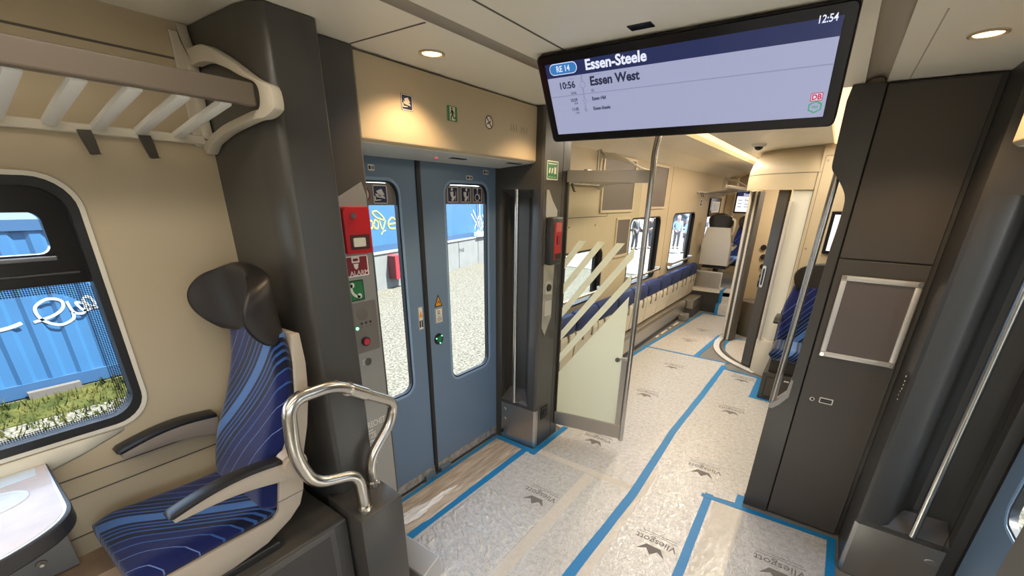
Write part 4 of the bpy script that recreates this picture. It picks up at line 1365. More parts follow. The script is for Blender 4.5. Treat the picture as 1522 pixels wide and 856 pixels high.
# ------------------------------------------------------------------ seats
def cushion(front, rear, x0, x1, m, name, parent, wfn=None, n=15, bulge=0.0, rev=False, flip=None):
    """upholstered block: closed profile between two curves in (y,z), rounded at both sides"""
    xc, hw = (x0 + x1) / 2, (x1 - x0) / 2
    F = [Vector((p[0], p[1], 0)) for p in smooth_path([(a, b, 0) for a, b in front], 5)]
    B = [Vector((p[0], p[1], 0)) for p in smooth_path([(a, b, 0) for a, b in rear], 5)]
    rings = []
    us = [-1 + 2 * k / (n - 1) for k in range(n)]
    us = [math.copysign(abs(u) ** 0.6, u) for u in us]
    for u in us:
        e = max(0.0, (abs(u) - 0.80) / 0.20)
        f = math.sqrt(max(0.0, 1 - e * e)) * 0.82 + 0.18
        ring = []
        for p, q_ in zip(F, B):
            mid = (p + q_) / 2
            pt = mid + (p - mid) * f * (1 + bulge * u * u)
            w = wfn(pt.y) if wfn else 1
            ring.append((xc + u * hw * w, pt.x, pt.y))
        for p, q_ in reversed(list(zip(F, B))):
            mid = (p + q_) / 2
            pt = mid + (q_ - mid) * f
            w = wfn(pt.y) if wfn else 1
            ring.append((xc + u * hw * w, pt.x, pt.y))
        if flip is not None:
            ring = [(flip(p)) for p in ring]
        rings.append(ring)
    o = MB().loft(rings).build(name, m, parent, smooth='all')
    return o


def headrest(x0, x1, zb, zt, yb, yt, m, parent, wing=0.075, thick=0.06, flip=None):
    xc, hw = (x0 + x1) / 2, (x1 - x0) / 2
    nu, nv = 18, 14
    front, back = [], []
    for j in range(nv + 1):
        v = j / nv
        w = 0.80 + 0.20 * math.sin(min(1, max(0, (v - 0.05) / 0.6)) * math.pi / 2)
        if v > 0.62:
            w *= math.sqrt(max(0.0, 1 - ((v - 0.62) / 0.42) ** 2)) * 0.62 + 0.38 if v < 1 else 0.55
        fr, bk = [], []
        for i in range(nu + 1):
            u = -1 + 2 * i / nu
            y = yb + (yt - yb) * v
            wg = wing * (abs(u) ** 3.4) * (0.25 + 0.75 * math.sin(math.pi * min(1, v * 1.02)) ** 0.8)
            z = zb + (zt - zb) * v - 0.03 * (u * u) * v
            x = xc + u * hw * w
            edge = max(abs(u), abs(2 * v - 1) ** 3)
            th = thick * (0.50 + 0.50 * math.sqrt(max(0, 1 - edge ** 8)))
            p = (x, y - wg, z)
            q_ = (xc + u * hw * w * 0.985, y - wg * 0.85 + th, z + 0.004)
            fr.append(flip(p) if flip else p)
            bk.append(flip(q_) if flip else q_)
        front.append(fr)
        back.append(bk)
    b = MB()
    vf = [b.verts(r) for r in front]
    vb_ = [b.verts(r) for r in back]
    for j in range(nv):
        for i in range(nu):
            b.face([vf[j][i], vf[j][i + 1], vf[j + 1][i + 1], vf[j + 1][i]])
            b.face([vb_[j][i], vb_[j + 1][i], vb_[j + 1][i + 1], vb_[j][i + 1]])
    for j in range(nv):
        for i in (0, nu):
            b.face([vf[j][i], vf[j + 1][i], vb_[j + 1][i], vb_[j][i]])
    for i in range(nu):
        for j in (0, nv):
            b.face([vf[j][i], vf[j][i + 1], vb_[j][i + 1], vb_[j][i]])
    return b.build('headrest', m, parent, smooth='all', sub=1)


st = thing('train_seat', 'blue striped seat with black winged headrest and armrests beside the window', 'seat', (-1.43, 0.35, 0.60))
sx0, sx1 = -1.675, -1.300
fab_b = fabric_mat('striped_plush_back', 0, 2, -0.77, -0.80, 0.72, 0.5)
fab_c = fabric_mat('striped_plush_seat', 0, 1, -0.76, -0.355, 0.72, 0.5)
seat_f = [(0.490, 0.690), (0.32, 0.680), (0.18, 0.672), (0.120, 0.680), (0.10, 0.705)]
seat_t = [(0.500, 0.742), (0.38, 0.742), (0.25, 0.750), (0.160, 0.756), (0.106, 0.738)]
cushion(seat_t, seat_f, sx0, sx1, fab_c, 'seat_cushion', st)
back_f = [(0.440, 0.735), (0.452, 0.805), (0.480, 0.90), (0.512, 0.97), (0.548, 1.06), (0.574, 1.16), (0.588, 1.285)]
back_r = [(0.505, 0.725), (0.530, 0.805), (0.562, 0.90), (0.592, 0.97), (0.614, 1.06), (0.630, 1.16), (0.634, 1.285)]
cushion(back_f, back_r, sx0, sx1, fab_b, 'backrest', st, wfn=lambda z_: 1.0 - 0.16 * max(0, (z_ - 1.03) / 0.25) ** 1.3, bulge=0.10)
headrest(-1.668, -1.278, 1.255, 1.492, 0.590, 0.578, leather, st, wing=0.10, thick=0.060)
ck = [(0.648, 1.290), (0.652, 1.19), (0.642, 1.08), (0.620, 0.975), (0.585, 0.86), (0.568, 0.75), (0.548, 0.70), (0.508, 0.664), (0.424, 0.622), (0.32, 0.606), (0.12, 0.604), (0.12, 0.690), (0.173, 0.700), (0.306, 0.702), (0.455, 0.698), (0.477, 0.720), (0.510, 0.882), (0.565, 0.98), (0.601, 1.086), (0.615, 1.198), (0.620, 1.290)]
for xa, xb in ((sx1 - 0.004, sx1 + 0.012), (sx0 - 0.008, sx0 + 0.006)):
    MB().prism(ck, 'x', xa, xb).build('side_cheek', shell_m, st, bevel=0.004, smooth=True)
shp = [(0.652, 1.285), (0.655, 1.19), (0.646, 1.08), (0.624, 0.975), (0.590, 0.86), (0.572, 0.75), (0.552, 0.70), (0.508, 0.660), (0.424, 0.620), (0.32, 0.605), (0.13, 0.604), (0.13, 0.622), (0.32, 0.625), (0.42, 0.645), (0.492, 0.690), (0.53, 0.75), (0.556, 0.86), (0.596, 0.975), (0.620, 1.08), (0.632, 1.19), (0.633, 1.285)]
MB().prism(shp, 'x', sx0 + 0.006, sx1 - 0.005).build('shell', shell_m, st, bevel=0.003, smooth=True)
MB().box(sx1 + 0.0115, sx1 + 0.0128, 0.482, 0.570, 0.7485, 0.7505).build('cheek_seam', MATS['seam_brown'], st)


def armrest(x0, x1, y_tip, y_piv, z_tip, z_piv, parent, mbody, depth_tip=0.022, depth_piv=0.085, nm='armrest', disc=True):
    n_ = 12
    top, bot = [], []
    for k in range(n_ + 1):
        t_ = k / n_
        y = y_tip + (y_piv - y_tip) * t_
        z = z_tip + (z_piv - z_tip) * t_ + 0.018 * math.sin(math.pi * t_)
        top.append((y, z))
        bot.append((y, z - (depth_tip + (depth_piv - depth_tip) * t_ ** 0.8)))
    a = MB().prism([(y, z - 0.012) for y, z in top] + bot[::-1], 'x', x0, x1).build(nm, mbody, parent, bevel=0.004, smooth=True)
    sec = [(y, z) for y, z in top]
    tip = [(y_tip - 0.012, z_tip - 0.010)]
    MB().prism(tip + sec + [(y, z - 0.016) for y, z in top[::-1]], 'x', x0 - 0.003, x1 + 0.003).build('arm_pad', pad_m, a, bevel=0.005, smooth=True)
    if disc:
        MB().cyl((x1, y_piv + 0.03, z_piv - 0.035), (x1 + 0.012, y_piv + 0.03, z_piv - 0.035), 0.036, 0.034, 28).build('pivot_disc', mbody, a, smooth=True)
        MB().cyl((x0 - 0.0, y_piv + 0.03, z_piv - 0.035), (x1 + 0.001, y_piv + 0.03, z_piv - 0.035), 0.044, 0.044, 28).build('pivot_hub', mbody, a, smooth=True)
    return a


armrest(sx1 + 0.012, sx1 + 0.052, 0.215, 0.505, 0.905, 0.918, st, shell_m, 0.028, 0.080)
armrest(WL + 0.003, WL + 0.055, 0.225, 0.50, 0.928, 0.945, st, mat('arm_taupe', (0.26, 0.215, 0.175), 0.5), 0.035, 0.085, 'wall_armrest', False)
MB().box(-1.62, -1.285, 0.16, 0.46, 0.580, 0.606, 0.004).build('base_frame', mat('base_dark', (0.045, 0.043, 0.040), 0.4, 0.4), st)

# ------------------------------------------------------------------ luggage racks
def luggage_rack(label, y0, y1, zf0, zf1, xf, zw, hooks, slat_n, groups=None, arm=True, slim=False):
    t = thing('luggage_rack', label, 'luggage rack', (WL, (y0 + y1) / 2, zw))
    MB().box(WL + 0.001, WL + 0.030, y0, y1 - 0.02, zw - 0.012, zw + 0.012, 0.003).build('wall_bar', offw, t)
    MB().box(xf - 0.030, xf, y0, y1 - 0.033, zf0, zf1, 0.006, 3).build('front_rail', railm if not slim else steelh, t)
    for k in range(slat_n):
        y = y1 - 0.102 - 0.0925 * k
        if y < y0:
            break
        g = MB().strip([(WL + 0.028, y, zw + 0.006), (WL + 0.20, y, zw + (zf0 + 0.002 - zw) * 0.5 + 0.003), (xf - 0.02, y, zf0 + 0.002)], 0.030, 0.016, (0, 0, 1))
        g.build('slat', offw if slim else mat('slat_white', (0.80, 0.79, 0.74), 0.4), t, bevel=0.005, smooth=True)
    if arm:
        # cast end bracket: wall plate, arch falling to the nose, lower arm back to the wall
        yb = y1 - 0.018
        dx_, dz_ = xf + 0.035, zw
        o_top = [(WL + 0.004, zw + 0.300), (WL + 0.022, zw + 0.262), (WL + 0.055, zw + 0.243), (WL + 0.15, zw + 0.238), (WL + 0.27, zw + 0.192), (WL + 0.385, zw + 0.135), (xf + 0.062, zw + 0.108), (xf + 0.075, zw + 0.096)]
        o_bot = [(xf + 0.078, zw + 0.062), (xf + 0.070, zw + 0.050), (xf + 0.02, zw + 0.036), (xf - 0.05, zw + 0.034), (WL + 0.19, zw + 0.012), (WL + 0.09, zw - 0.010), (WL + 0.004, zw - 0.020)]
        i_bot = [(WL + 0.030, zw + 0.014), (WL + 0.10, zw + 0.018), (WL + 0.19, zw + 0.036), (xf - 0.05, zw + 0.056), (xf + 0.002, zw + 0.062)]
        i_top = [(xf + 0.006, zw + 0.112), (WL + 0.33, zw + 0.142), (WL + 0.25, zw + 0.172), (WL + 0.15, zw + 0.196), (WL + 0.06, zw + 0.198), (WL + 0.030, zw + 0.190)]
        kf = (xf - WL) / 0.405
        outer = o_top + o_bot
        inner = i_top[::-1] + i_bot[::-1]
        def fix(P):
            return [((WL + (p[0] - WL) * (kf if p[0] < WL + 0.40 and kf < 0.99 else 1)), p[1]) for p in P]
        def resample(P, n_):
            P = [Vector(p) for p in P]
            P.append(P[0])
            L_ = [0]
            for a_, b_ in zip(P, P[1:]):
                L_.append(L_[-1] + (b_ - a_).length)
            out = []
            for k in range(n_):
                t_ = L_[-1] * k / n_
                for i in range(len(P) - 1):
                    if L_[i + 1] >= t_:
                        q_ = (t_ - L_[i]) / max(1e-9, L_[i + 1] - L_[i])
                        out.append(tuple(P[i].lerp(P[i + 1], q_)))
                        break
            return out
        def smooth_loop(P):
            return [(p.x, p.y) for p in smooth_path([(a_, b_, 0) for a_, b_ in P], 6, True)]
        MB().ring(resample(smooth_loop(fix(outer)), 96), resample(smooth_loop(fix(inner)), 96), 'y', yb - 0.014, yb + 0.016).build('end_bracket', offw, t, bevel=0.004, smooth=True)
        MB().box(WL + 0.001, WL + 0.010, yb - 0.035, yb + 0.012, zw - 0.018, zw + 0.29, 0.003).build('bracket_plate', offw, t)
    for y in hooks:
        g = MB().strip([(WL + 0.030, y, zw - 0.004), (WL + 0.040, y + 0.002, zw - 0.03), (WL + 0.052, y + 0.004, zw - 0.062), (WL + 0.066, y + 0.005, zw - 0.064)], [0.030, 0.028, 0.022, 0.020], 0.006, (1, 0, 0.3))
        g.build('coat_hook', mat('hook_taupe', (0.07, 0.06, 0.05), 0.4), t)
    return t


luggage_rack('cream luggage rack with taupe front rail and two hooks above the window', -1.6, 0.702, 1.908, 1.962, -1.335, 1.845, (0.385, 0.515), 18)
luggage_rack('luggage rack seen through the glass screen with steel front edge', 2.66, 3.62, 1.815, 1.865, -1.36, 1.80, (3.10,), 7, slim=True)
luggage_rack('small far cream luggage rack beyond the folding seats at the coach end', 6.9, 8.6, 1.86, 1.90, -1.36, 1.80, (7.0, 7.1), 12, slim=True)

# ------------------------------------------------------------------ information display
K = 0.859
tvO = Vector((-0.985, 1.4775, 2.150))
tvv = Vector((0, -0.16, 0.284)).normalized()      # up along the tilted face
tv = thing('information_display', 'wide tilted passenger information display hanging from the ceiling', 'display', (-0.52, 1.6, 1.9))
ftv = Frame(tvO, (1, 0, 0), tvv)                  # v is negative downwards
TW, TH = 1.07 * K, 0.335 * K


def tq(u0, u1, v0, v1):
    return u0 * K, u1 * K, -v1 * K, -v0 * K


b_ = MB()
rings = []
for h, ins, rr in ((-0.002, 0.004, 0.014), (0.0, 0.0, 0.016), (-0.035, 0.0, 0.016), (-0.060, 0.012, 0.016)):
    rings.append([ftv.p(a, b, h) for a, b in rrect(ins, TW - ins, -TH + ins, -ins, rr)])
b_.loft([rings[0], rings[1], rings[2], rings[3]])
b_.build('housing', mat('tv_black', (0.012, 0.011, 0.011), 0.35), tv, smooth=True)
fb = MB().frame_outline(ftv, 0.004, TW - 0.004, -TH + 0.004, -0.004, 0.024, -0.001, 0.002, 0.014)
fb.build('bezel', blackg, tv)
g = MB().box(-0.60, -0.50, 1.565, 1.62, 2.06, CZ - 0.001)
g.build('ceiling_bracket', mat('bracket_dark', (0.03, 0.03, 0.03), 0.4), tv)
u0, u1, v0, v1 = tq(0.034, 1.034, 0.024, 0.305)
scr = MB().rect(ftv, u0, u1, v0, v1, 0.0, 0.0012).build('screen', scrw, tv)
u0, u1, v0, v1 = tq(0.034, 1.034, 0.024, 0.083)
MB().rect(ftv, u0, u1, v0, v1, 0.0012, 0.0018).build('header_band', scrn, scr)
u0, u1, v0, v1 = tq(0.036, 1.032, 0.1515, 0.1545)
MB().rect(ftv, u0, u1, v0, v1, 0.0012, 0.0018).build('divider', scrl, scr)
u0, u1, v0, v1 = tq(0.052, 0.176, 0.034, 0.074)
MB().rect(ftv, u0, u1, v0, v1, 0.0018, 0.0024, (v1 - v0) * 0.49).build('route_pill_edge', scrt, scr)
MB().rect(ftv, u0 + 0.002, u1 - 0.002, v0 + 0.002, v1 - 0.002, 0.0024, 0.0028, (v1 - v0) * 0.43).build('route_pill', scrp, scr)


def tvt(nm, s, u, v, size, m, align='LEFT', bold=0.0, sq=0.86):
    text(nm, s, ftv, u * K, -v * K, size * K, m, scr, align, h=0.0003, bold=bold, squeeze=sq, h0=0.0020 if m is not scrt else 0.0028)


tvt('route_text', 'RE 14', 0.114, 0.0635, 0.030, scrt, 'CENTER', 0.0003)
tvt('destination_text', 'Essen-Steele', 0.212, 0.0695, 0.0490, scrt, bold=0.0012, sq=1.0)
tvt('clock_text', '12:54', 1.022, 0.0435, 0.027, scrt, 'RIGHT', 0.0003)
tvt('next_stop_caption', 'Nächste Station', 0.224, 0.0925, 0.0095, scrl)
tvt('next_stop_text', 'Essen West', 0.223, 0.1255, 0.0440, scrk, bold=0.0012, sq=0.97)
tvt('caption_today', 'Heute', 0.156, 0.095, 0.010, scrl, 'RIGHT')
tvt('time_text', '10:56', 0.157, 0.1255, 0.034, scrk, 'RIGHT', 0.0007, 1.0)
tvt('small_time_text', '10:56', 0.157, 0.1495, 0.014, scrk, 'RIGHT')
tvt('platform_text', 'Gl.', 0.224, 0.148, 0.014, scrk)
tvt('time_text', '10:59', 0.157, 0.177, 0.0175, scrk, 'RIGHT', 0.0002)
tvt('small_time_text', '10:59', 0.157, 0.188, 0.010, scrk, 'RIGHT')
tvt('time_text', '11:05', 0.157, 0.2115, 0.0175, scrk, 'RIGHT', 0.0002)
tvt('small_time_text', '11:05', 0.157, 0.2235, 0.010, scrk, 'RIGHT')
tvt('stop_text', 'Essen Hbf', 0.223, 0.179, 0.0175, scrk, bold=0.0004)
tvt('stop_text', 'Essen-Steele', 0.223, 0.2155, 0.0175, scrk, bold=0.0004)
g = MB().line(ftv, [(0.190 * K, -0.083 * K), (0.189 * K, -0.107 * K)], 0.004, 0.0018, 0.0022).line(ftv, [(0.189 * K, -0.130 * K), (0.189 * K, -0.170 * K)], 0.004, 0.0018, 0.0022).line(ftv, [(0.189 * K, -0.184 * K), (0.189 * K, -0.210 * K)], 0.004, 0.0018, 0.0022)
g.annulus(ftv, (0.189 * K, -0.1185 * K), 0.0100, 0.0024, 0.0018, 0.0022).annulus(ftv, (0.189 * K, -0.177 * K), 0.0055, 0.002, 0.0018, 0.0022).disc(ftv, (0.189 * K, -0.2125 * K), 0.006, 0.0018, 0.0022)
g.build('route_line', scrl, scr)
u0, u1, v0, v1 = tq(0.989, 1.023, 0.229, 0.2535)
q = MB().rect(ftv, u0, u1, v0, v1, 0.0012, 0.0016, 0.003).build('operator_logo', scrr, scr)
MB().rect(ftv, u0 + 0.002, u1 - 0.002, v0 + 0.002, v1 - 0.002, 0.0016, 0.0019, 0.002).build('logo_field', mat('logo_white', (0.1, 0.1, 0.1), 0.3, emit=(0.42, 0.40, 0.48), estr=1), q)
text('logo_letters', 'DB', ftv, (u0 + u1) / 2, v0 + 0.0045, 0.0185, scrr, q, 'CENTER', h=0.0003, bold=0.0007, squeeze=0.95, h0=0.0019)
hx = [(0.986 * K + 0.0185 * 0 + 0.0175 * K * 1.15 + 0.0165 * math.cos(R(30 + 60 * k)), -0.271 * K + 0.0145 * math.sin(R(30 + 60 * k))) for k in range(7)]
q = MB().line(ftv, hx, 0.0042, 0.0012, 0.0018).build('hexagon_logo', scrg, scr)
text('hexagon_letters', 'VRR', ftv, hx[0][0] - 0.0165 * math.cos(R(30)), -0.271 * K - 0.003, 0.0085, scrg, q, 'CENTER', h=0.0003, bold=0.0003, h0=0.0014)

# ------------------------------------------------------------------ glass screen with striped film
gs = thing('glass_screen', 'glass draught screen with frosted diagonal stripes in a steel frame', 'partition', (-1.18, 2.57, 0))
gA, gB = Vector((-1.418, 2.515, 0)), Vector((-0.925, 2.605, 0))
gu = (gB - gA).normalized()
fg = Frame(gA, gu, (0, 0, 1))
GW = (gB - gA).length
MB().rect(fg, 0.012, GW - 0.045, 0.17, 1.80, -0.004, 0.004).build('glass_panel', glassp, gs)
MB().rect(fg, 0.0, GW - 0.005, 1.782, 1.850, -0.018, 0.018).build('top_rail', steelh, gs, bevel=0.002)
MB().rect(fg, 0.0, GW - 0.005, 0.090, 0.195, -0.016, 0.016).build('bottom_rail', steelh, gs, bevel=0.002)
MB().rect(fg, 0.0, 0.012, 0.195, 1.782, -0.012, 0.012).build('hinge_strip', mat('hinge_dark', (0.05, 0.045, 0.04), 0.4, 0.5), gs)
pp = [fg.p(GW + 0.006, 0.075, 0), fg.p(GW + 0.006, 1.86, 0), fg.p(GW + 0.004, 1.95, 0), fg.p(GW + 0.018, 2.04, 0), fg.p(GW + 0.012, CZ - 0.002, 0)]
MB().tube(fillet(pp, 0.06, 6), 0.017, 16).build('post', steel, gs, smooth=True)
MB().rect(fg, GW - 0.045, GW - 0.012, 0.195, 0.70, -0.008, 0.008).build('lower_stile', steelh, gs)
MB().cyl(fg.p(GW - 0.075, 0.682, -0.003), fg.p(GW - 0.075, 0.682, 0.014), 0.017, 0.015).build('knob', mat('knob_grey', (0.18, 0.18, 0.15), 0.35, 0.6), gs, smooth=True)
MB().rect(fg, GW - 0.06, GW + 0.0, 0.685, 0.697, -0.004, 0.010).build('latch', alu, gs)


def clip_poly(P, inside, cut):
    out = []
    for i in range(len(P)):
        a, b = P[i - 1], P[i]
        ia, ib = inside(a), inside(b)
        if ia != ib:
            out.append(cut(a, b))
        if ib:
            out.append(b)
    return out


def halfplane(P, n_, c):
    d = lambda p: p[0] * n_[0] + p[1] * n_[1] - c
    def cut(a, b):
        t_ = d(a) / (d(a) - d(b))
        return (a[0] + (b[0] - a[0]) * t_, a[1] + (b[1] - a[1]) * t_)
    return clip_poly(P, lambda p: d(p) >= 0, cut)


SL = 1.36
x_l, x_r = 0.013, GW - 0.046
for k in range(5):
    t0 = 0.100 + 0.122 * k       # where the stripe meets z = 1.44
    w_ = 0.050
    P = [(t0, 1.44), (t0 + w_, 1.44), (t0 + w_ - 1.2, 1.44 - SL * 1.2), (t0 - 1.2, 1.44 - SL * 1.2)]
    P = halfplane(P, (1, 0), x_l)
    P = halfplane(P, (-1, 0), -x_r)
    P = halfplane(P, (0, 1), 0.2)
    if len(P) > 2:
        MB().poly(fg, P, 0.0045, 0.0052).build('frosted_stripe', frost, gs)
t0 = 0.100 + 0.122 * 4 + 0.105
P = [(t0, 1.44), (t0 + 3, 1.44), (t0 + 3, 0.196), (t0 - 1.2, 0.196), (t0 - 1.2, 1.44 - SL * 1.2)]
P = halfplane(halfplane(halfplane(P, (1, 0), x_l), (-1, 0), -x_r), (0, 1), 0.196)
MB().poly(fg, P, 0.0045, 0.0052).build('frosted_field', frost, gs)

# ------------------------------------------------------------------ dark cabinet on the right
cb = thing('electrical_cabinet', 'tall dark grey cabinet with silver poster frame right of the aisle', 'cabinet', (0.16, 2.8, 0))
MB().box(0.050, 0.3965, 2.515, 3.15, 0.0, CZ - 0.003).build('body', grey, cb)
MB().box(0.051, 0.3775, 2.494, 2.515, 1.463, CZ - 0.012, 0.003).build('upper_door', grey2, cb)
lo = MB().box(0.051, 0.3775, 2.494, 2.515, 0.012, 1.457, 0.003).build('lower_door', grey2, cb)
fin = [(-0.078, 0.0)] + [(-0.076, 0.30), (-0.074, 0.655)]
fin += [(p.x, p.y) for p in smooth_path([(-0.074, 0.665, 0), (-0.045, 0.700, 0), (-0.012, 0.745, 0), (-0.004, 0.83, 0), (-0.002, 0.95, 0)], 5)]
fin += [(p.x, p.y) for p in smooth_path([(0.006, 1.50, 0), (0.012, 1.62, 0), (0.008, 1.72, 0), (-0.030, 1.79, 0), (-0.066, 1.835, 0), (-0.072, 1.88, 0)], 5)]
fin += [(-0.078, 2.10), (-0.070, CZ - 0.003), (0.044, CZ - 0.003), (0.044, 0.0)]
MB().prism(fin, 'y', 2.494, 2.560).build('end_panel', grey, cb, smooth=True)
MB().box(0.044, 0.051, 2.510, 2.540, 0.0, CZ - 0.004).build('seam', seam_m, cb)
gp = MB().tube([(-0.043, 2.527, 1.84), (-0.064, 2.527, 0.664)], 0.0155, 16).build('grab_pole', steel, cb, smooth=True)
MB().prism([(-0.074, 0.652), (-0.076, 0.664), (-0.045, 0.700), (-0.012, 0.745), (-0.004, 0.83), (0.006, 0.83), (0.004, 0.735), (-0.03, 0.680), (-0.058, 0.650)], 'y', 2.490, 2.562).build('pole_foot', mat('foot_grey', (0.28, 0.27, 0.26), 0.35, 0.6), cb, smooth=True)
pf = thing('poster_frame', 'empty silver snap frame hanging on the dark cabinet door', 'poster frame', (0.225, 2.49, 0.99))
fp = FY(2.4935)
MB().rect(fp, 0.080, 0.370, 0.992, 1.388, 0.0, 0.006, 0.01).build('backing', taupe, pf)
for (a, b, c, d, nm) in ((0.080, 0.370, 0.992, 1.016, 'frame_bar'), (0.080, 0.370, 1.364, 1.388, 'frame_bar'), (0.080, 0.104, 1.016, 1.364, 'frame_bar'), (0.346, 0.370, 1.016, 1.364, 'frame_bar')):
    MB().rect(fp, a, b, c, d, 0.001, 0.014).build(nm, aluw, pf, bevel=0.004, smooth=True)
for a in (0.081, 0.351):
    for c in (0.993, 1.369):
        MB().rect(fp, a, a + 0.018, c, c + 0.018, 0.004, 0.017, 0.006).build('corner_cap', chrome, pf, smooth=True)
q = MB().cyl((0.105, 2.494, 0.756), (0.105, 2.489, 0.756), 0.012, 0.011).build('key_lock', chrome, lo, smooth=True)
MB().cyl((0.105, 2.489, 0.756), (0.105, 2.4875, 0.756), 0.006).build('keyhole', seam_m, q)
q = MB().rect(FY(2.494), 0.135, 0.193, 0.744, 0.774, 0, 0.003, 0.004).build('latch_frame', aluw, lo)
MB().rect(FY(2.494), 0.140, 0.188, 0.749, 0.769, 0.003, 0.0036, 0.002).build('latch_pocket', rub, q)
MB().rect(FY(2.494), 0.143, 0.185, 0.757, 0.761, 0.0036, 0.005).build('latch_bar', grey2, q)

# ------------------------------------------------------------------ saloon beyond the screen: boards, bench seats, rails
def board(label, y0, y1, z0, z1):
    t = thing('wall_board', label, 'board', (WL, (y0 + y1) / 2, z0))
    f = FX(WL + 0.001)
    MB().rect(f, y0 + 0.006, y1 - 0.006, z0 + 0.006, z1 - 0.006, 0, 0.006).build('board_face', taupe, t)
    MB().frame_outline(f, y0, y1, z0, z1, 0.022, 0.0, 0.014, 0.012).build('frame', mat('board_frame', (0.60, 0.50, 0.36), 0.4, 0.2), t)


board('large taupe board in cream frame above the window, half behind the screen rail', 3.68, 4.44, 1.57, 2.05)
board('large taupe board in cream frame right behind the steel screen post', 4.90, 5.46, 1.59, 2.05)
board('small taupe board in cream frame between two saloon windows', 4.07, 4.42, 1.14, 1.52)

fold_c = mat('bench_plush', (0.008, 0.024, 0.11), 0.6, vary=0.5, vscale=4)


def make_fold():
    t = thing('folding_seat', 'blue folding bench seat', 'folding seat', (-1.66, 0, 0), 'folding seats along the saloon wall')
    pr = [(-1.725, 0.60), (-1.725, 0.745), (-1.70, 0.772), (-1.655, 0.765), (-1.632, 0.72), (-1.632, 0.63), (-1.645, 0.60)]
    rings = []
    for y, s in ((-0.208, 0.80), (-0.200, 0.94), (-0.185, 1), (0.185, 1), (0.200, 0.94), (0.208, 0.80)):
        rings.append([(-1.685 + (p[0] + 1.685) * s, y, 0.685 + (p[1] - 0.685) * s) for p in pr])
    MB().loft(rings).build('seat_pad', fold_c, t, smooth=True)
    MB().prism([(-1.728, 0.275), (-1.728, 0.600), (-1.645, 0.600), (-1.635, 0.56), (-1.665, 0.30), (-1.70, 0.275)], 'y', -0.212, 0.212).build('folded_shell', offw, t, bevel=0.004)
    for y in (-0.09, 0.09):
        MB().box(-1.648, -1.628, y - 0.012, y + 0.012, 0.50, 0.605, 0.004).build('bracket', mat('bracket_taupe', (0.22, 0.20, 0.17), 0.4), t)
    return t


fs = make_fold()
desc = ['nearest blue folding seat, mostly hidden behind the frosted film', 'blue folding seat seen through the lower clear stripes of the glass screen', 'blue folding seat directly behind the dark jamb of the first saloon window', 'blue folding seat below the small taupe board', 'blue folding seat just right of the steel screen post, largest one in clear view', 'second blue folding seat right of the steel screen post', 'blue folding seat under the wall between the two far windows', 'fourth blue folding seat right of the steel screen post', 'fifth blue folding seat right of the screen post', 'last blue folding seat, next to the white back of the far seat']
for k in range(10):
    o = fs if k == 0 else copy_tree(fs)
    o.location = (-1.66, 2.98 + 0.448 * k, 0)
    o['label'] = desc[k]
# fix the parts: they were built around the origin of the first seat
ht = thing('bench_heater', 'long stainless heater duct along the floor under the folding seats', 'heater', (-1.66, 5.0, 0))
MB().prism([(-1.735, 0.07), (-1.735, 0.268), (-1.62, 0.268), (-1.602, 0.235), (-1.61, 0.075)], 'y', 2.66, 6.70).build('duct', steelh, ht, bevel=0.003)
MB().box(-1.735, -1.63, 2.66, 6.75, 0.0, 0.07).build('plinth', mat('plinth_dark', (0.08, 0.075, 0.07), 0.5), ht)
MB().box(-1.735, -1.50, 6.75, 7.28, 0.13, 0.268, 0.006).build('end_box', steelh, ht)
MB().box(-1.62, -1.50, 6.45, 6.60, 0.005, 0.10, 0.006).build('end_foot', steelh, ht)
MB().box(-1.735, -1.50, 6.76, 7.27, 0.0, 0.13).build('end_plinth', MATS['plinth_dark'], ht)
for (a, b, lb) in ((2.92, 3.80, 'steel window rail behind the striped glass screen'), (4.45, 5.45, 'steel window rail right behind the steel screen post'), (5.88, 6.96, 'steel window rail at the farthest clear saloon window')):
    r_ = thing('window_rail', lb, 'rail', (-1.69, (a + b) / 2, 0.885))
    MB().cyl((-1.682, a, 0.885), (-1.682, b, 0.885), 0.015).build('bar', steel, r_, smooth=True)
    for y in (a + 0.02, b - 0.02):
        MB().box(WL + 0.001, -1.668, y - 0.022, y + 0.022, 0.860, 0.910, 0.006).build('bracket', alu, r_)
# wall sticker by the far window
q = thing('wall_sticker', 'tiny dark and white sticker on the cream wall beside the far window', 'sticker', (WL + 0.001, 7.22, 1.62))
MB().rect(FX(WL + 0.001), 7.16, 7.28, 1.60, 1.70, 0, 0.001).build('paper', signw, q)
MB().rect(FX(WL + 0.002), 7.18, 7.26, 1.61, 1.65, 0, 0.001).rect(FX(WL + 0.002), 7.18, 7.26, 1.66, 1.69, 0, 0.001).build('print', signk, q)

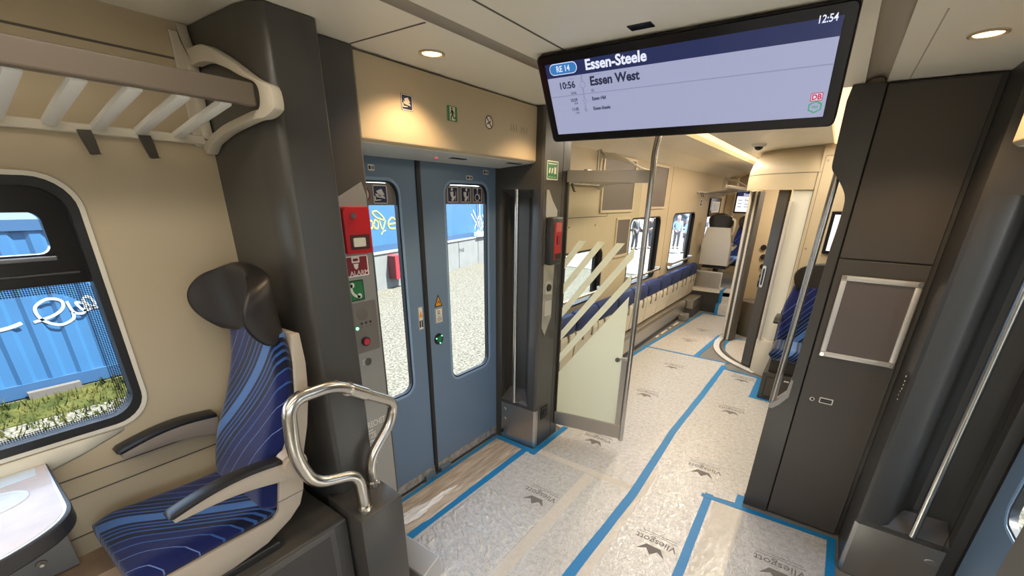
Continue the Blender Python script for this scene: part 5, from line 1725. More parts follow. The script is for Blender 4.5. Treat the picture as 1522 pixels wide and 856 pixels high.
# ------------------------------------------------------------------ raised far end: podium, steps, seats, screens
MB().box(-1.735, -1.26, 7.30, 7.36, 0.0, 0.322).build('trim_2', mat('riser_dark', (0.03, 0.027, 0.025), 0.5), kind='structure')
MB().box(-1.735, -1.26, 7.285, 7.62, 0.322, 0.360).build('trim_3', mat('nosing_cream', (0.60, 0.56, 0.46), 0.45), kind='structure')
stp = thing('step', 'two fleece-covered steps edged with blue tape at the coach end', 'steps', (-1.1, 7.35, 0))
MB().box(-1.25, -0.60, 7.20, 7.36, 0.0, 0.165).build('lower_tread', fleece_mat('step_fleece', (0.62, 0.57, 0.50), (0.45, 0.41, 0.36), 0.5), stp)
MB().box(-1.25, -0.60, 7.36, 7.62, 0.0, 0.355).build('upper_tread', MATS.get('x') or bpy.data.materials['step_fleece'], stp)
g = MB().box(-1.262, -1.215, 7.195, 7.201, 0.0, 0.170).box(-1.262, -1.215, 7.195, 7.36, 0.165, 0.170).box(-1.262, -1.215, 7.352, 7.361, 0.165, 0.360).box(-1.262, -1.215, 7.352, 7.61, 0.355, 0.361)
g.build('blue_tape_edge', tape_m, stp, label='blue tape along the left edge of the steps')


def simple_seat(label, xc, y, z, facing, w=0.45, shell=None, full=True, scale=1.0, group=None):
    """whole train seat; facing -1 looks to -y (towards the camera), +1 looks away"""
    t = thing('train_seat', label, 'seat', (xc, y, z), group)
    fl = lambda p: (p[0], y + facing * -1 * (p[1]) if facing < 0 else y - p[1], z + p[2])
    if facing < 0:
        fl = lambda p: (p[0], y + p[1], z + p[2])
    else:
        fl = lambda p: (p[0], y - p[1], z + p[2])
    x0, x1 = xc - w / 2, xc + w / 2
    fa = fabric_mat('far_plush', 0, 2, -0.75, -0.85, 0.9, 0.5) if 'far_plush' not in bpy.data.materials else bpy.data.materials['far_plush']
    cushion([(0.0, 0.44), (-0.15, 0.445), (-0.30, 0.45), (-0.40, 0.45), (-0.44, 0.42)], [(0.0, 0.34), (-0.15, 0.335), (-0.30, 0.335), (-0.39, 0.345), (-0.43, 0.38)], x0, x1, fa, 'seat_cushion', t, flip=fl)
    cushion([(-0.03, 0.43), (-0.01, 0.55), (0.02, 0.68), (0.05, 0.82), (0.07, 0.93)], [(0.05, 0.43), (0.08, 0.55), (0.10, 0.68), (0.115, 0.82), (0.12, 0.93)], x0, x1, fa, 'backrest', t, wfn=lambda q: 1 - 0.2 * max(0, ((q - z if False else q) - 0.75) / 0.2), flip=fl)
    headrest(x0 + 0.02, x1 - 0.02, 0.90, 1.15, 0.07, 0.08, leather, t, wing=0.06, flip=fl)
    prof = [(0.055, 0.36), (0.09, 0.55), (0.112, 0.68), (0.127, 0.82), (0.132, 0.94), (0.150, 0.94), (0.155, 0.82), (0.150, 0.68), (0.135, 0.50), (0.11, 0.36)]
    rings = []
    for k, u in enumerate([-1, -0.96, -0.8, 0.8, 0.96, 1]):
        ring = []
        for p in prof:
            ws = 1 - 0.22 * max(0, (p[1] - 0.70) / 0.24)
            yy = p[0] - (0.02 if abs(u) == 1 else 0)
            ring.append(fl((xc + u * (w / 2 + 0.01) * ws, yy, p[1])))
        rings.append(ring)
    MB().loft(rings).build('back_shell', shell or mat('shell_light', (0.52, 0.49, 0.43), 0.45), t, smooth=True)
    for s in (-1, 1):
        xa = xc + s * (w / 2 + 0.012)
        g = MB().prism([fl((0, a, b))[1:] for a, b in [(0.03, 0.66), (-0.20, 0.665), (-0.27, 0.64), (-0.20, 0.63), (0.03, 0.60)]], 'x', xa - 0.02, xa + 0.02)
        a_ = g.build('armrest', mat('shell_light', (0.52, 0.49, 0.43), 0.45), t)
        MB().prism([fl((0, a, b))[1:] for a, b in [(0.0, 0.664), (-0.20, 0.669), (-0.275, 0.645), (-0.275, 0.655), (-0.20, 0.680), (0.0, 0.676)]], 'x', xa - 0.022, xa + 0.022).build('arm_pad', pad_m, a_)
    if full:
        MB().box(xc - w / 2 + 0.03, xc + w / 2 - 0.03, *sorted((fl((0, -0.36, 0))[1], fl((0, 0.03, 0))[1])), z + 0.30, z + 0.335).build('base_frame', mat('base_dark', (0.045, 0.043, 0.040), 0.4, 0.4), t)
        MB().cyl((xc, fl((0, -0.16, 0))[1], z + 0.001), (xc, fl((0, -0.16, 0))[1], z + 0.30), 0.045, 0.04).build('pedestal', mat('base_dark', (0.045, 0.043, 0.040), 0.4, 0.4), t)
    return t


ws = simple_seat('seat with pale shell back turned to us, on the raised far end', -1.47, 7.60, 0.36, 1, 0.42)
MB().tube(smooth_path([(-1.275, 7.50, 1.20), (-1.250, 7.47, 1.28), (-1.262, 7.48, 1.40), (-1.30, 7.50, 1.43)], 6), 0.016, 10).build('grab_loop', offw, ws, smooth=True)
lb_ = thing('equipment_locker', 'pale steel locker panel under the pale-backed far seat', 'locker', (-1.47, 7.35, 0.36))
MB().box(-1.69, -1.27, 7.34, 7.372, 0.362, 0.64, 0.006).build('panel', steelh, lb_)
MB().frame_outline(FY(7.339), -1.69, -1.27, 0.362, 0.64, 0.018, 0, 0.004, 0.01).build('edge', aluw, lb_)
simple_seat('far blue seat facing us, half hidden by the toilet door frame', -1.20, 8.65, 0.33, -1, 0.46)


def wall_screen(label, x0, x1, y, z0, z1, words):
    t = thing('screen', label, 'screen', ((x0 + x1) / 2, y, z0))
    MB().box(x0, x1, y - 0.03, y, z0, z1, 0.006).build('housing', blackg, t)
    if y > 8:
        MB().box((x0 + x1) / 2 - 0.04, (x0 + x1) / 2 + 0.04, y - 0.025, y - 0.005, z1 - 0.002, CZ + 0.002).build('ceiling_mount', mat('bracket_dark', (0.03, 0.03, 0.03), 0.4), t)
    f = FY(y - 0.0302)
    w, h = x1 - x0, z1 - z0
    s = MB().rect(f, x0 + w * 0.06, x1 - w * 0.06, z0 + h * 0.08, z1 - h * 0.08, 0, 0.001).build('screen_face', mat('screen_white', (0.4, 0.4, 0.42), 0.3, emit=(0.60, 0.60, 0.62), estr=1), t)
    if words:
        MB().rect(f, x0 + w * 0.06, x1 - w * 0.06, z1 - h * 0.25, z1 - h * 0.08, 0.001, 0.0016).build('header_band', scrn, s)
        text('destination_text', 'Essen-Steele', f, x0 + w * 0.28, z1 - h * 0.22, h * 0.15, scrt, s, h=0.0003, bold=0.001, h0=0.0016)
        text('next_stop_text', 'Essen West', f, x0 + w * 0.36, z1 - h * 0.46, h * 0.15, scrk, s, h=0.0003, bold=0.001, h0=0.001)
        g = MB()
        for a, b, c in ((0.12, 0.26, 0.44), (0.12, 0.26, 0.58), (0.36, 0.62, 0.60), (0.36, 0.66, 0.72), (0.12, 0.26, 0.72)):
            g.rect(f, x0 + w * a, x0 + w * b, z1 - h * c, z1 - h * (c - 0.04), 0.001, 0.0016)
        g.build('timetable_lines', scrl, s)
    return t


wall_screen('small far screen with departure list above the pale-backed seat', -1.56, -1.12, 8.90, 1.48, 1.86, True)
t = thing('route_map', 'small black frame with pale sheet beside the far window', 'poster', (-1.72, 8.1, 1.5))
MB().box(WL + 0.002, WL + 0.03, 7.74, 8.50, 1.44, 1.72, 0.004).build('frame', blackg, t)
f = FX(WL + 0.0302)
q = MB().rect(f, 7.85, 8.40, 1.50, 1.67, 0, 0.001).build('sheet', signw, t)
g = MB()
for k in range(7):
    g.rect(f, 7.90 + 0.07 * k, 7.92 + 0.07 * k, 1.52, 1.65, 0.001, 0.0015)
g.build('chart_lines', mat('chart_blue', (0.1, 0.2, 0.4), 0.5), q)
cv = thing('curtain_pillar', 'cream window pillar at the far end behind the far screens', 'pillar', (-1.6, 9.0, 0.33))
MB().box(-1.735, -1.58, 8.95, 9.1, 0.331, CZ - 0.08, 0.02).build('cladding', cream, cv)

# ------------------------------------------------------------------ toilet cabin
tc_ = thing('toilet_cabin', 'cream curved toilet cabin with open sliding door at the aisle', 'cabin', (-0.3, 5.4, 0))
arc_c = [(-0.20, 4.775), (-0.30, 4.80), (-0.40, 4.865), (-0.52, 4.955), (-0.64, 5.06), (-0.76, 5.22), (-0.85, 5.42), (-0.895, 5.65), (-0.90, 5.85), (-0.885, 6.05)]
arc = [(p.x, p.y) for p in smooth_path([(a, b, 0) for a, b in arc_c], 4)]


def wall_along(P, z0, z1, th, z1_in=0.0, nm='', m=cream, n=1):
    """upright wall along a plan curve, inside to +x/+y; top may lean inwards"""
    rings = []
    for i, p in enumerate(P):
        a, b = Vector(P[max(i - 1, 0)]), Vector(P[min(i + 1, len(P) - 1)])
        tt = (b - a).normalized()
        nn = Vector((tt.y, -tt.x))       # towards the inside of the cabin
        if nn.dot(Vector((-0.2, 5.8)) - Vector(p)) < 0:
            nn = -nn
        q_ = Vector(p)
        ring = []
        for (off, z_) in z1_in if isinstance(z1_in, list) else [(0, z0), (0, z1)]:
            ring.append((q_.x + nn.x * off, q_.y + nn.y * off, z_))
        for (off, z_) in reversed(z1_in if isinstance(z1_in, list) else [(0, z0), (0, z1)]):
            ring.append((q_.x + nn.x * (off + th), q_.y + nn.y * (off + th), z_))
        rings.append(ring)
    return MB().loft(rings).build(nm, m, tc_, smooth=True)


wall_along(arc, 0, 0, 0.03, [(0.0, 1.80), (0.0, 1.93), (0.004, 1.99), (0.022, 2.05), (0.055, 2.11), (0.085, CZ - 0.002)], 'head_panel')
wall_along(arc, 0, 0, 0.002, [(-0.0015, 1.938), (-0.0015, 1.943)], 'seam', MATS['seam_brown'])
# door head edge, jamb and track
P_jamb = [(-0.885, 6.05), (-0.892, 5.97), (-0.898, 5.90)]
wall_along([(-0.885, 6.10), (-0.893, 6.0), (-0.899, 5.93)], 0, 1.80, 0.05, 0, 'jamb_outer', offw)
for k, (a, m__) in enumerate(((0.0, alu), (0.035, mat('groove_dark', (0.06, 0.055, 0.05), 0.5)), (0.06, alu), (0.09, MATS['groove_dark']))):
    MB().prism([(-0.893 + a, 5.915 - a * 0.5), (-0.893 + a + 0.026, 5.90 - a * 0.5), (-0.86 + a + 0.03, 5.96), (-0.87 + a, 5.98)], 'z', 0.012, 1.80).build('jamb_strip', mat('jamb_pale', (0.58, 0.54, 0.45), 0.4) if m__ is alu else m__, tc_)
thr = [(p[0], p[1]) for p in arc if p[0] < -0.34]
def offset(P, d):
    out = []
    for i, p in enumerate(P):
        a, b = Vector(P[max(i - 1, 0)]), Vector(P[min(i + 1, len(P) - 1)])
        tt = (b - a).normalized()
        nn = Vector((tt.y, -tt.x))
        if nn.dot(Vector((-0.2, 5.8)) - Vector(p)) < 0:
            nn = -nn
        out.append((p[0] + nn.x * d, p[1] + nn.y * d))
    return out
for d0, d1, z_, m__, nm in ((-0.03, 0.035, 0.016, mat('threshold_white', (0.60, 0.60, 0.57), 0.35), 'threshold'), (0.035, 0.06, 0.010, MATS['groove_dark'], 'threshold_groove'), (0.06, 0.09, 0.014, alu, 'threshold_rail')):
    a, b = offset(thr, d0), offset(thr, d1)
    rings = [[(p[0], p[1], 0.0065), (p[0], p[1], z_), (q_[0], q_[1], z_), (q_[0], q_[1], 0.0065)] for p, q_ in zip(a, b)]
    MB().loft(rings).build(nm, m__, tc_)
# open sliding door leaf (near end of the arc)
leaf = [p for p in offset(arc, 0.062) if -0.515 < p[0] < -0.40]
rings = []
for p, q_ in zip(leaf, offset(leaf, 0.032)):
    rings.append([(p[0], p[1], 0.018), (p[0], p[1], 1.80), (q_[0], q_[1], 1.80), (q_[0], q_[1], 0.018)])
lf = MB().loft(rings).build('sliding_door', grey, tc_, smooth=True)
lm = leaf[len(leaf) // 2]
nrm = Vector((-0.62, -0.78, 0)).normalized()
fdl = Frame((lm[0] + nrm.x * 0.003, lm[1] + nrm.y * 0.003, 0.98), Vector((0, 0, 1)).cross(nrm), (0, 0, 1))
MB().rect(fdl, -0.022, 0.022, -0.11, 0.11, 0, 0.006, 0.021).build('finger_pull', aluw, lf)
MB().rect(fdl, -0.012, 0.012, -0.085, 0.085, 0.006, 0.0066, 0.011).build('pull_recess', rub, lf)
# near fixed wall: lower bulge, slot with grab bar, plain panels
near = [p for p in arc if p[0] > -0.41]
wall_along(near, 0, 0, 0.03, [(0.0, 0.004), (0.0, 0.36), (0.012, 0.385)], 'lower_panel', offw)
wall_along(near, 0, 1.80, 0.02, [(0.03, 0.37), (0.03, 1.80)], 'recess_panel', mat('recess_pale', (0.62, 0.60, 0.52), 0.4))
gb = MB().tube([(-0.375, 4.835, 0.38), (-0.375, 4.835, 1.70)], 0.018, 14).build('recess_bar', aluw, tc_, smooth=True)
MB().prism([(-0.215, 4.775), (-0.215, 4.80), (0.70, 4.80), (0.70, 4.775)], 'z', 0.003, CZ - 0.003).build('front_wall', cream, tc_)
MB().box(-0.225, -0.221, 4.770, 4.776, 0.4, 1.94).build('seam', MATS['seam_brown'], tc_)
fw_ = FY(4.7748)
MB().frame_outline(fw_, -0.195, 0.60, 0.25, 2.07, 0.003, -0.0002, 0.0008, 0.02).build('hatch_seam', seam_m, tc_)
for c in ((-0.17, 2.03), (-0.17, 1.30)):
    MB().disc(fw_, c, 0.009, 0, 0.002).build('hatch_lock', MATS['rosette'], tc_)
# interior
MB().box(-0.86, 0.70, 6.55, 6.60, 0.0, CZ - 0.002).build('inner_back_wall', cream, tc_)
MB().box(-0.90, -0.85, 6.05, 6.60, 0.0, CZ - 0.002).build('outer_side_wall', cream, tc_)
MB().box(0.68, 0.70, 4.80, 6.60, 0.0, CZ - 0.002).build('inner_side_wall', cream, tc_)
fi = FY(6.5495)
g = MB()
for k in range(5):
    MB().cyl((-0.70 + 0.02 * k, 6.55, 1.13 - 0.12 * k), (-0.70 + 0.02 * k, 6.53, 1.13 - 0.12 * k), 0.035).build('inner_button', rub, tc_, smooth=True)
g = MB().tube(fillet([(-0.52, 6.54, 0.7), (-0.52, 6.46, 0.74), (-0.50, 6.46, 1.40), (-0.42, 6.46, 1.45), (-0.1, 6.46, 1.45)], 0.06, 5), 0.014, 10)
g.build('inner_grab_bar', steel, tc_, smooth=True)
MB().box(-0.60, -0.44, 6.44, 6.55, 0.55, 0.80, 0.01).build('paper_holder', steelh, tc_)
MB().box(-0.54, -0.40, 6.40, 6.50, 0.72, 0.80, 0.02).build('tap_block', rub, tc_)
q = MB().rect(fi, -0.68, -0.62, 0.62, 0.70, 0, 0.003).build('blue_notice', signn, tc_)
MB().disc(fi, (-0.65, 0.66), 0.016, 0.003, 0.004).build('notice_mark', signw, q)
g = MB().loft([[(-0.60 + s * 0.20 * math.cos(a), 6.33 + s * 0.15 * math.sin(a), z_) for a in [2 * math.pi * k / 24 for k in range(24)]] for s, z_ in ((0.85, 0.008), (0.95, 0.25), (1.0, 0.46), (0.9, 0.47))])
wb = g.build('waste_bin', mat('bin_taupe', (0.11, 0.10, 0.085), 0.4), smooth=True)
tag(wb, 'dark taupe rounded bin standing inside the toilet cabin', 'bin')
toi = sheet('floor_protection', 'film-covered fleece inside the toilet cabin doorway', [(-0.40, 5.02), (-0.52, 5.09), (-0.66, 5.24), (-0.76, 5.45), (-0.79, 5.7), (-0.77, 5.95), (-0.30, 6.5), (0.3, 6.4), (0.3, 5.02)], bpy.data.materials['creased_fleece'])
tape('blue tape curving inside the white toilet threshold', [(-0.79, 5.98), (-0.805, 5.66), (-0.765, 5.40), (-0.665, 5.20), (-0.52, 5.055), (-0.42, 4.99)], 0.036, 0.0044)
tape('blue tape across the toilet cabin floor in front of the bin', [(-0.80, 5.98), (-0.40, 6.12)], 0.04, 0.0052)

# dome camera at the top of the cabin
dc = thing('dome_camera', 'small round security camera dome on the ceiling above the toilet cabin', 'camera', (-0.62, 4.86, CZ - 0.05))
MB().cyl((-0.70, 4.60, CZ - 0.001), (-0.70, 4.60, CZ - 0.022), 0.060, 0.052, 28).build('base_ring', white, dc, smooth=True)
MB().ball((-0.70, 4.60, CZ - 0.022), 0.036, 1, 1, 0.8).build('dark_dome', blackg, dc, smooth='all')

# tip-up seat in front of the cabin wall, with its box
sb = thing('seat_box', 'low dark grey box with a flap under the tip-up seat right of the aisle', 'box', (0.0, 4.45, 0))
MB().box(-0.235, 0.30, 4.195, 4.765, 0.002, 0.255, 0.004).build('body', grey, sb)
fsb = FY(4.1945)
MB().frame_outline(fsb, -0.20, 0.26, 0.03, 0.225, 0.006, 0, 0.0012, 0.012).build('flap_edge', seam_m, sb)
MB().rect(fsb, -0.06, -0.02, 0.205, 0.220, 0.0, 0.004, 0.003).build('flap_catch', aluw, sb)
MB().rect(fsb, 0.09, 0.14, 0.230, 0.245, 0.0, 0.002, 0.003).build('label_plate', aluw, sb)
ns = simple_seat('blue striped seat with dark headrest against the toilet wall, behind the grab pole', 0.005, 4.60, 0.04, -1, 0.46, full=False)
MB().box(-0.20, 0.21, 4.24, 4.62, 0.2555, 0.385, 0.006).build('hinge_base', mat('base_dark', (0.045, 0.043, 0.040), 0.4, 0.4), ns)
wall_screen('black-framed wall screen half hidden by the dark cabinet edge', -0.045, 0.42, 4.774, 1.27, 1.63, False)

# ------------------------------------------------------------------ outdoors
g_o = MB().box(-140, 60, -60, 240, GZ - 0.3, GZ).build('ground', gravel)
g_o['kind'] = 'structure'
p_o = MB().box(-60, -4.2, 15.2, 160, GZ + 0.001, GZ + 0.02).build('paving', paving)
p_o['kind'] = 'structure'
# grass strip along the container
gb_ = bmesh.new()
for k in range(5200):
    x = -8.00 + 1.2 * random.random() ** 1.4
    y = -6 + 9.5 * random.random()
    if 0.40 < y < 1.0 and x < -7.9:
        continue
    h = random.uniform(0.04, 0.12) * (1.2 - (x + 7.95) / 3)
    a = random.random() * 6.28
    w_ = 0.012
    p = Vector((x, y, GZ))
    d = Vector((math.cos(a), math.sin(a), 0)) * w_
    l = Vector((random.uniform(-0.5, 0.5), random.uniform(-0.5, 0.5), 0)) * h
    vs = [gb_.verts.new(v) for v in (p - d, p + d, p + l + Vector((0, 0, h)))]
    gb_.faces.new(vs)
m_ = MB()
m_.bm.free()
m_.bm = gb_
go = m_.build('grass', grass_m)
go['kind'] = 'stuff'
tag(go, 'yellow-green grass strip in front of the blue container', 'grass')
gbase = MB().box(-8.1, -7.25, -6, 3.5, GZ, GZ + 0.012).build('grass_verge', grass_m)
gbase['kind'] = 'structure'


def container(name, label, f, L, z0, z1, depth, corr=True):
    """steel container whose long side lies in frame f (u along, v up, n towards the train)"""
    t = thing(name, label, 'container', f.p(L / 2, z0, -depth / 2))
    pts = []
    n_ = int(L / 0.28)
    for k in range(n_):
        a = k * L / n_
        s = L / n_
        pts += [(a, -0.03), (a + s * 0.35, -0.03), (a + s * 0.5, 0.0), (a + s * 0.85, 0.0)]
    pts.append((L, -0.03))
    if not corr:
        pts = [(0, 0), (L, 0)]
    P = pts + [(L, -depth), (0, -depth)]
    MB().loft([[f.p(a, z_, h) for a, h in P] for z_ in (z0 + 0.16, z1 - 0.12)]).build('side_panel', cont_m, t)
    for za, zb in ((z0, z0 + 0.17), (z1 - 0.13, z1)):
        MB().loft([[f.p(a, b, 0.02) for a, b in ((0, za), (L, za), (L, zb), (0, zb))], [f.p(a, b, -depth) for a, b in ((0, za), (L, za), (L, zb), (0, zb))]]).build('rail', cont_d, t)
    for u in (0, L - 0.12):
        MB().loft([[f.p(a, b, 0.022) for a, b in ((u, z0), (u + 0.12, z0), (u + 0.12, z1), (u, z1))], [f.p(a, b, -0.1) for a, b in ((u, z0), (u + 0.12, z0), (u + 0.12, z1), (u, z1))]]).build('corner_post', cont_d, t)
    return t


f1 = Frame((-8.2, -6.2, 0), (0.19, 0.98, 0), (0, 0, 1))
f1 = Frame((-8.02 - 0.196 * 6.3, 0.18 - 0.98 * 6.3, 0), (0.196, -0.98, 0) if False else (0.0, 1, 0), (0, 0, 1))
f1 = Frame((-8.17, -9.0, 0), (0.0, 1, 0), (0, 0, 1))
c1_ = container('shipping_container', 'blue container with white graffiti loops seen through the left window', f1, 11.0, GZ + 0.02, 1.31, 2.0)
o_ = 9.0
h_ = 0.006
g = MB()
g.line(f1, smooth_path([(o_ + 0.25, 0.02, 0), (o_ + 0.50, 0.03, 0), (o_ + 0.66, 0.075, 0)], 6), 0.042, h_, h_ + 0.002)
g.line(f1, smooth_path([(o_ + 0.76, 0.06, 0), (o_ + 0.95, 0.11, 0), (o_ + 1.06, 0.19, 0), (o_ + 1.07, 0.29, 0), (o_ + 0.95, 0.33, 0), (o_ + 0.82, 0.24, 0), (o_ + 0.84, 0.08, 0), (o_ + 0.98, -0.02, 0), (o_ + 1.12, 0.03, 0), (o_ + 1.14, 0.12, 0)], 8), 0.034, h_, h_ + 0.002)
g.line(f1, smooth_path([(o_ + 1.12, 0.27, 0), (o_ + 1.15, 0.12, 0), (o_ + 1.24, 0.09, 0), (o_ + 1.28, 0.20, 0), (o_ + 1.20, 0.24, 0), (o_ + 1.26, 0.12, 0), (o_ + 1.38, 0.18, 0), (o_ + 1.34, 0.30, 0), (o_ + 1.28, 0.26, 0), (o_ + 1.36, 0.14, 0), (o_ + 1.44, 0.16, 0)], 8), 0.03, h_, h_ + 0.002)
g.build('graffiti', spray_w, c1_)
g = MB()
g.poly(f1, [(o_ + 0.05, 0.83), (o_ + 0.25, 0.86), (o_ + 0.35, 0.92), (o_ + 0.25, 0.98), (o_ + 0.05, 0.95)], h_, h_ + 0.002)
g.line(f1, [(o_ + 0.40, 0.87), (o_ + 0.43, 1.02)], 0.06, h_, h_ + 0.002)
g.build('graffiti', spray_w, c1_)
tag(MB().box(-8.12, -8.03, 0.45, 0.95, GZ, GZ + 0.10).build('timber_block', mat('sleeper_dark', (0.05, 0.045, 0.04), 0.9)), 'dark timber block in the grass at the foot of the blue container', 'timber')
sh2 = thing('warehouse', 'pale corrugated building behind the blue container', 'building', (-24, 2, GZ))
g = MB()
pts = []
for k in range(60):
    pts += [(-16 + k * 0.6, 0.0), (-16 + k * 0.6 + 0.3, 0.08)]
P = [(-24 + b, a) for a, b in pts] + [(-32, 20), (-32, -16)]
g.loft([[(p[0], p[1], z_) for p in P] for z_ in (GZ, 1.0)]).build('cladding', mat('pale_cladding', (0.14, 0.142, 0.14), 0.5), sh2)
MB().prism([(-23.5, 1.0), (-32.5, 1.0), (-32.5, 2.2), (-28, 3.0), (-23.5, 2.1)], 'y', -16.5, 20.5).build('roof', MATS['pale_cladding'], sh2) if False else MB().prism([(-23.7, 0.98), (-32.4, 0.98), (-28, 2.6)], 'y', -16.3, 20.3).build('roof', mat('pale_roof', (0.16, 0.158, 0.15), 0.6), sh2)

# concrete upstand wall with the blue containers on top, hydrant box in front
wo = Vector((-10.208, 7.612, 0))
wd = Vector((-0.22744, 0.97379, 0))
f5 = Frame(wo, wd, (0, 0, 1))
cw = thing('concrete_barrier', 'pale concrete panel barrier below the blue containers, seen through the door panes', 'barrier', f5.p(4, GZ, 0))
for k in range(-5, 9):
    u = k * 1.55 - 0.1
    MB().poly(f5, [(u, GZ), (u + 1.52, GZ), (u + 1.52, 0.10), (u, 0.10)], -0.25, 0.0).build('wall_panel', concrete, cw)
MB().poly(f5, [(-8, 0.10), (14, 0.10), (14, 0.15), (-8, 0.15)], -0.35, 0.03).build('coping', mat('coping_pale', (0.13, 0.13, 0.127), 0.8), cw)
text('graffito', 'PAB', f5, 4.55, -0.32, 0.20, signk, cw, h=0.002, squeeze=1.1)
text('hydrant_letters', 'HE', f5, 0.47, -0.02, 0.20, dred, cw, h=0.002)
hb = thing('hydrant_box', 'red wall box with dark side on the pale concrete wall behind the left door leaf', 'box', f5.p(0.7, -0.62, 0.1))
MB().loft([[f5.p(a, b, 0.002) for a, b in rrect(0.45, 0.92, -0.62, 0.03, 0.02, 4)], [f5.p(a, b, 0.24) for a, b in rrect(0.45, 0.92, -0.62, 0.03, 0.02, 4)]]).build('body', mat('box_dark_red', (0.10, 0.02, 0.02), 0.5), hb)
MB().loft([[f5.p(a, b, 0.241) for a, b in rrect(0.44, 0.93, -0.63, 0.04, 0.03, 4)], [f5.p(a, b, 0.28) for a, b in rrect(0.44, 0.93, -0.63, 0.04, 0.03, 4)]]).build('lid', mat('box_red', (0.24, 0.010, 0.018), 0.4), hb)
MB().rect(f5, 0.72, 0.80, -0.42, -0.14, 0.28, 0.286, 0.02).build('lid_marking', signk, hb)
MB().rect(f5, 0.735, 0.765, -0.40, -0.16, 0.286, 0.289, 0.01).build('marking_stripe', signy, hb)
f6 = Frame(f5.p(-5.2, 0, -0.12), wd, (0, 0, 1))
cA = container('shipping_container', 'blue container with yellow graffiti above the concrete wall, left door pane', f6, 7.8, 0.152, 1.55, 2.4, corr=False)
u = 5.2
g = MB()
g.line(f6, smooth_path([(u - 0.05, 0.82, 0), (u - 0.02, 0.98, 0), (u + 0.10, 0.96, 0), (u + 0.08, 0.80, 0), (u - 0.05, 0.82, 0)], 6), 0.05, 0.004, 0.008)
g.line(f6, smooth_path([(u + 0.16, 0.86, 0), (u + 0.22, 1.0, 0), (u + 0.34, 0.93, 0), (u + 0.30, 0.78, 0), (u + 0.18, 0.80, 0), (u + 0.16, 0.90, 0)], 6), 0.05, 0.004, 0.008)
g.line(f6, smooth_path([(u + 0.40, 0.98, 0), (u + 0.50, 0.74, 0), (u + 0.66, 0.98, 0)], 6), 0.05, 0.004, 0.008)
g.line(f6, smooth_path([(u + 0.78, 0.86, 0), (u + 1.15, 0.90, 0), (u + 0.98, 1.04, 0), (u + 0.78, 0.92, 0), (u + 0.82, 0.76, 0), (u + 1.08, 0.74, 0)], 6), 0.05, 0.004, 0.008)
g.line(f6, smooth_path([(u + 0.12, 1.20, 0), (u + 0.34, 1.22, 0), (u + 0.62, 1.00, 0), (u + 0.30, 1.06, 0), (u + 0.12, 1.20, 0)], 6), 0.045, 0.004, 0.008)
g.line(f6, smooth_path([(u + 0.42, 0.60, 0), (u + 0.52, 0.68, 0), (u + 0.64, 0.70, 0)], 6), 0.04, 0.004, 0.008)
g.build('graffiti', spray_y, cA)
f7 = Frame(f5.p(2.7, 0, -0.10), wd, (0, 0, 1))
cB = container('shipping_container', 'blue container with white scribbles above the concrete wall, right door pane', f7, 12.0, 0.152, 1.55, 2.4, corr=False)
g = MB()
for pts in ([(3.05, 1.0), (3.6, 0.5)], [(3.2, 1.15), (3.7, 0.55)], [(3.3, 0.45), (3.75, 0.95), (3.95, 0.5)], [(3.9, 0.4), (4.2, 0.9)], [(4.0, 0.95), (4.35, 0.5)], [(3.45, 0.3), (4.4, 0.62)]):
    g.line(f7, smooth_path([(a, b, 0) for a, b in pts], 6), 0.06, 0.004, 0.008)
g.build('graffiti', spray_w, cB)
g = MB().cyl(f7.p(3.55, 0.153, 0.10), f7.p(3.55, 1.5, 0.10), 0.03, seg=10)
po = g.build('pipe', alu, cB)
MB().loft([[f7.p(a, b, 0.02) for a, b in ((3.2, 0.153), (4.7, 0.153), (4.7, 0.30), (3.2, 0.30))], [f7.p(a, b, 0.20) for a, b in ((3.2, 0.153), (4.7, 0.153), (4.7, 0.30), (3.2, 0.30))]]).build('step_rail', white, cB)


# people on the paved yard
def skin_mesh(nodes, edges, name, m, parent, sub=1):
    me = bpy.data.meshes.new(name)
    me.from_pydata([n_[0] for n_ in nodes], edges, [])
    o = bpy.data.objects.new(name, me)
    COL.objects.link(o)
    md = o.modifiers.new('skin', 'SKIN')
    md.use_smooth_shade = True
    for i, n_ in enumerate(nodes):
        v = me.skin_vertices[0].data[i]
        v.radius = (n_[1], n_[1] if len(n_) < 3 else n_[2])
    me.skin_vertices[0].data[0].use_root = True
    s = o.modifiers.new('sub', 'SUBSURF')
    s.levels = s.render_levels = sub
    dg = bpy.context.evaluated_depsgraph_get()
    m2 = bpy.data.meshes.new_from_object(o.evaluated_get(dg))
    bpy.data.objects.remove(o)
    m2.materials.clear()
    m2.materials.append(m)
    m2.name = name
    o = bpy.data.objects.new(name, m2)
    COL.objects.link(o)
    if parent:
        o.parent = parent
    return o


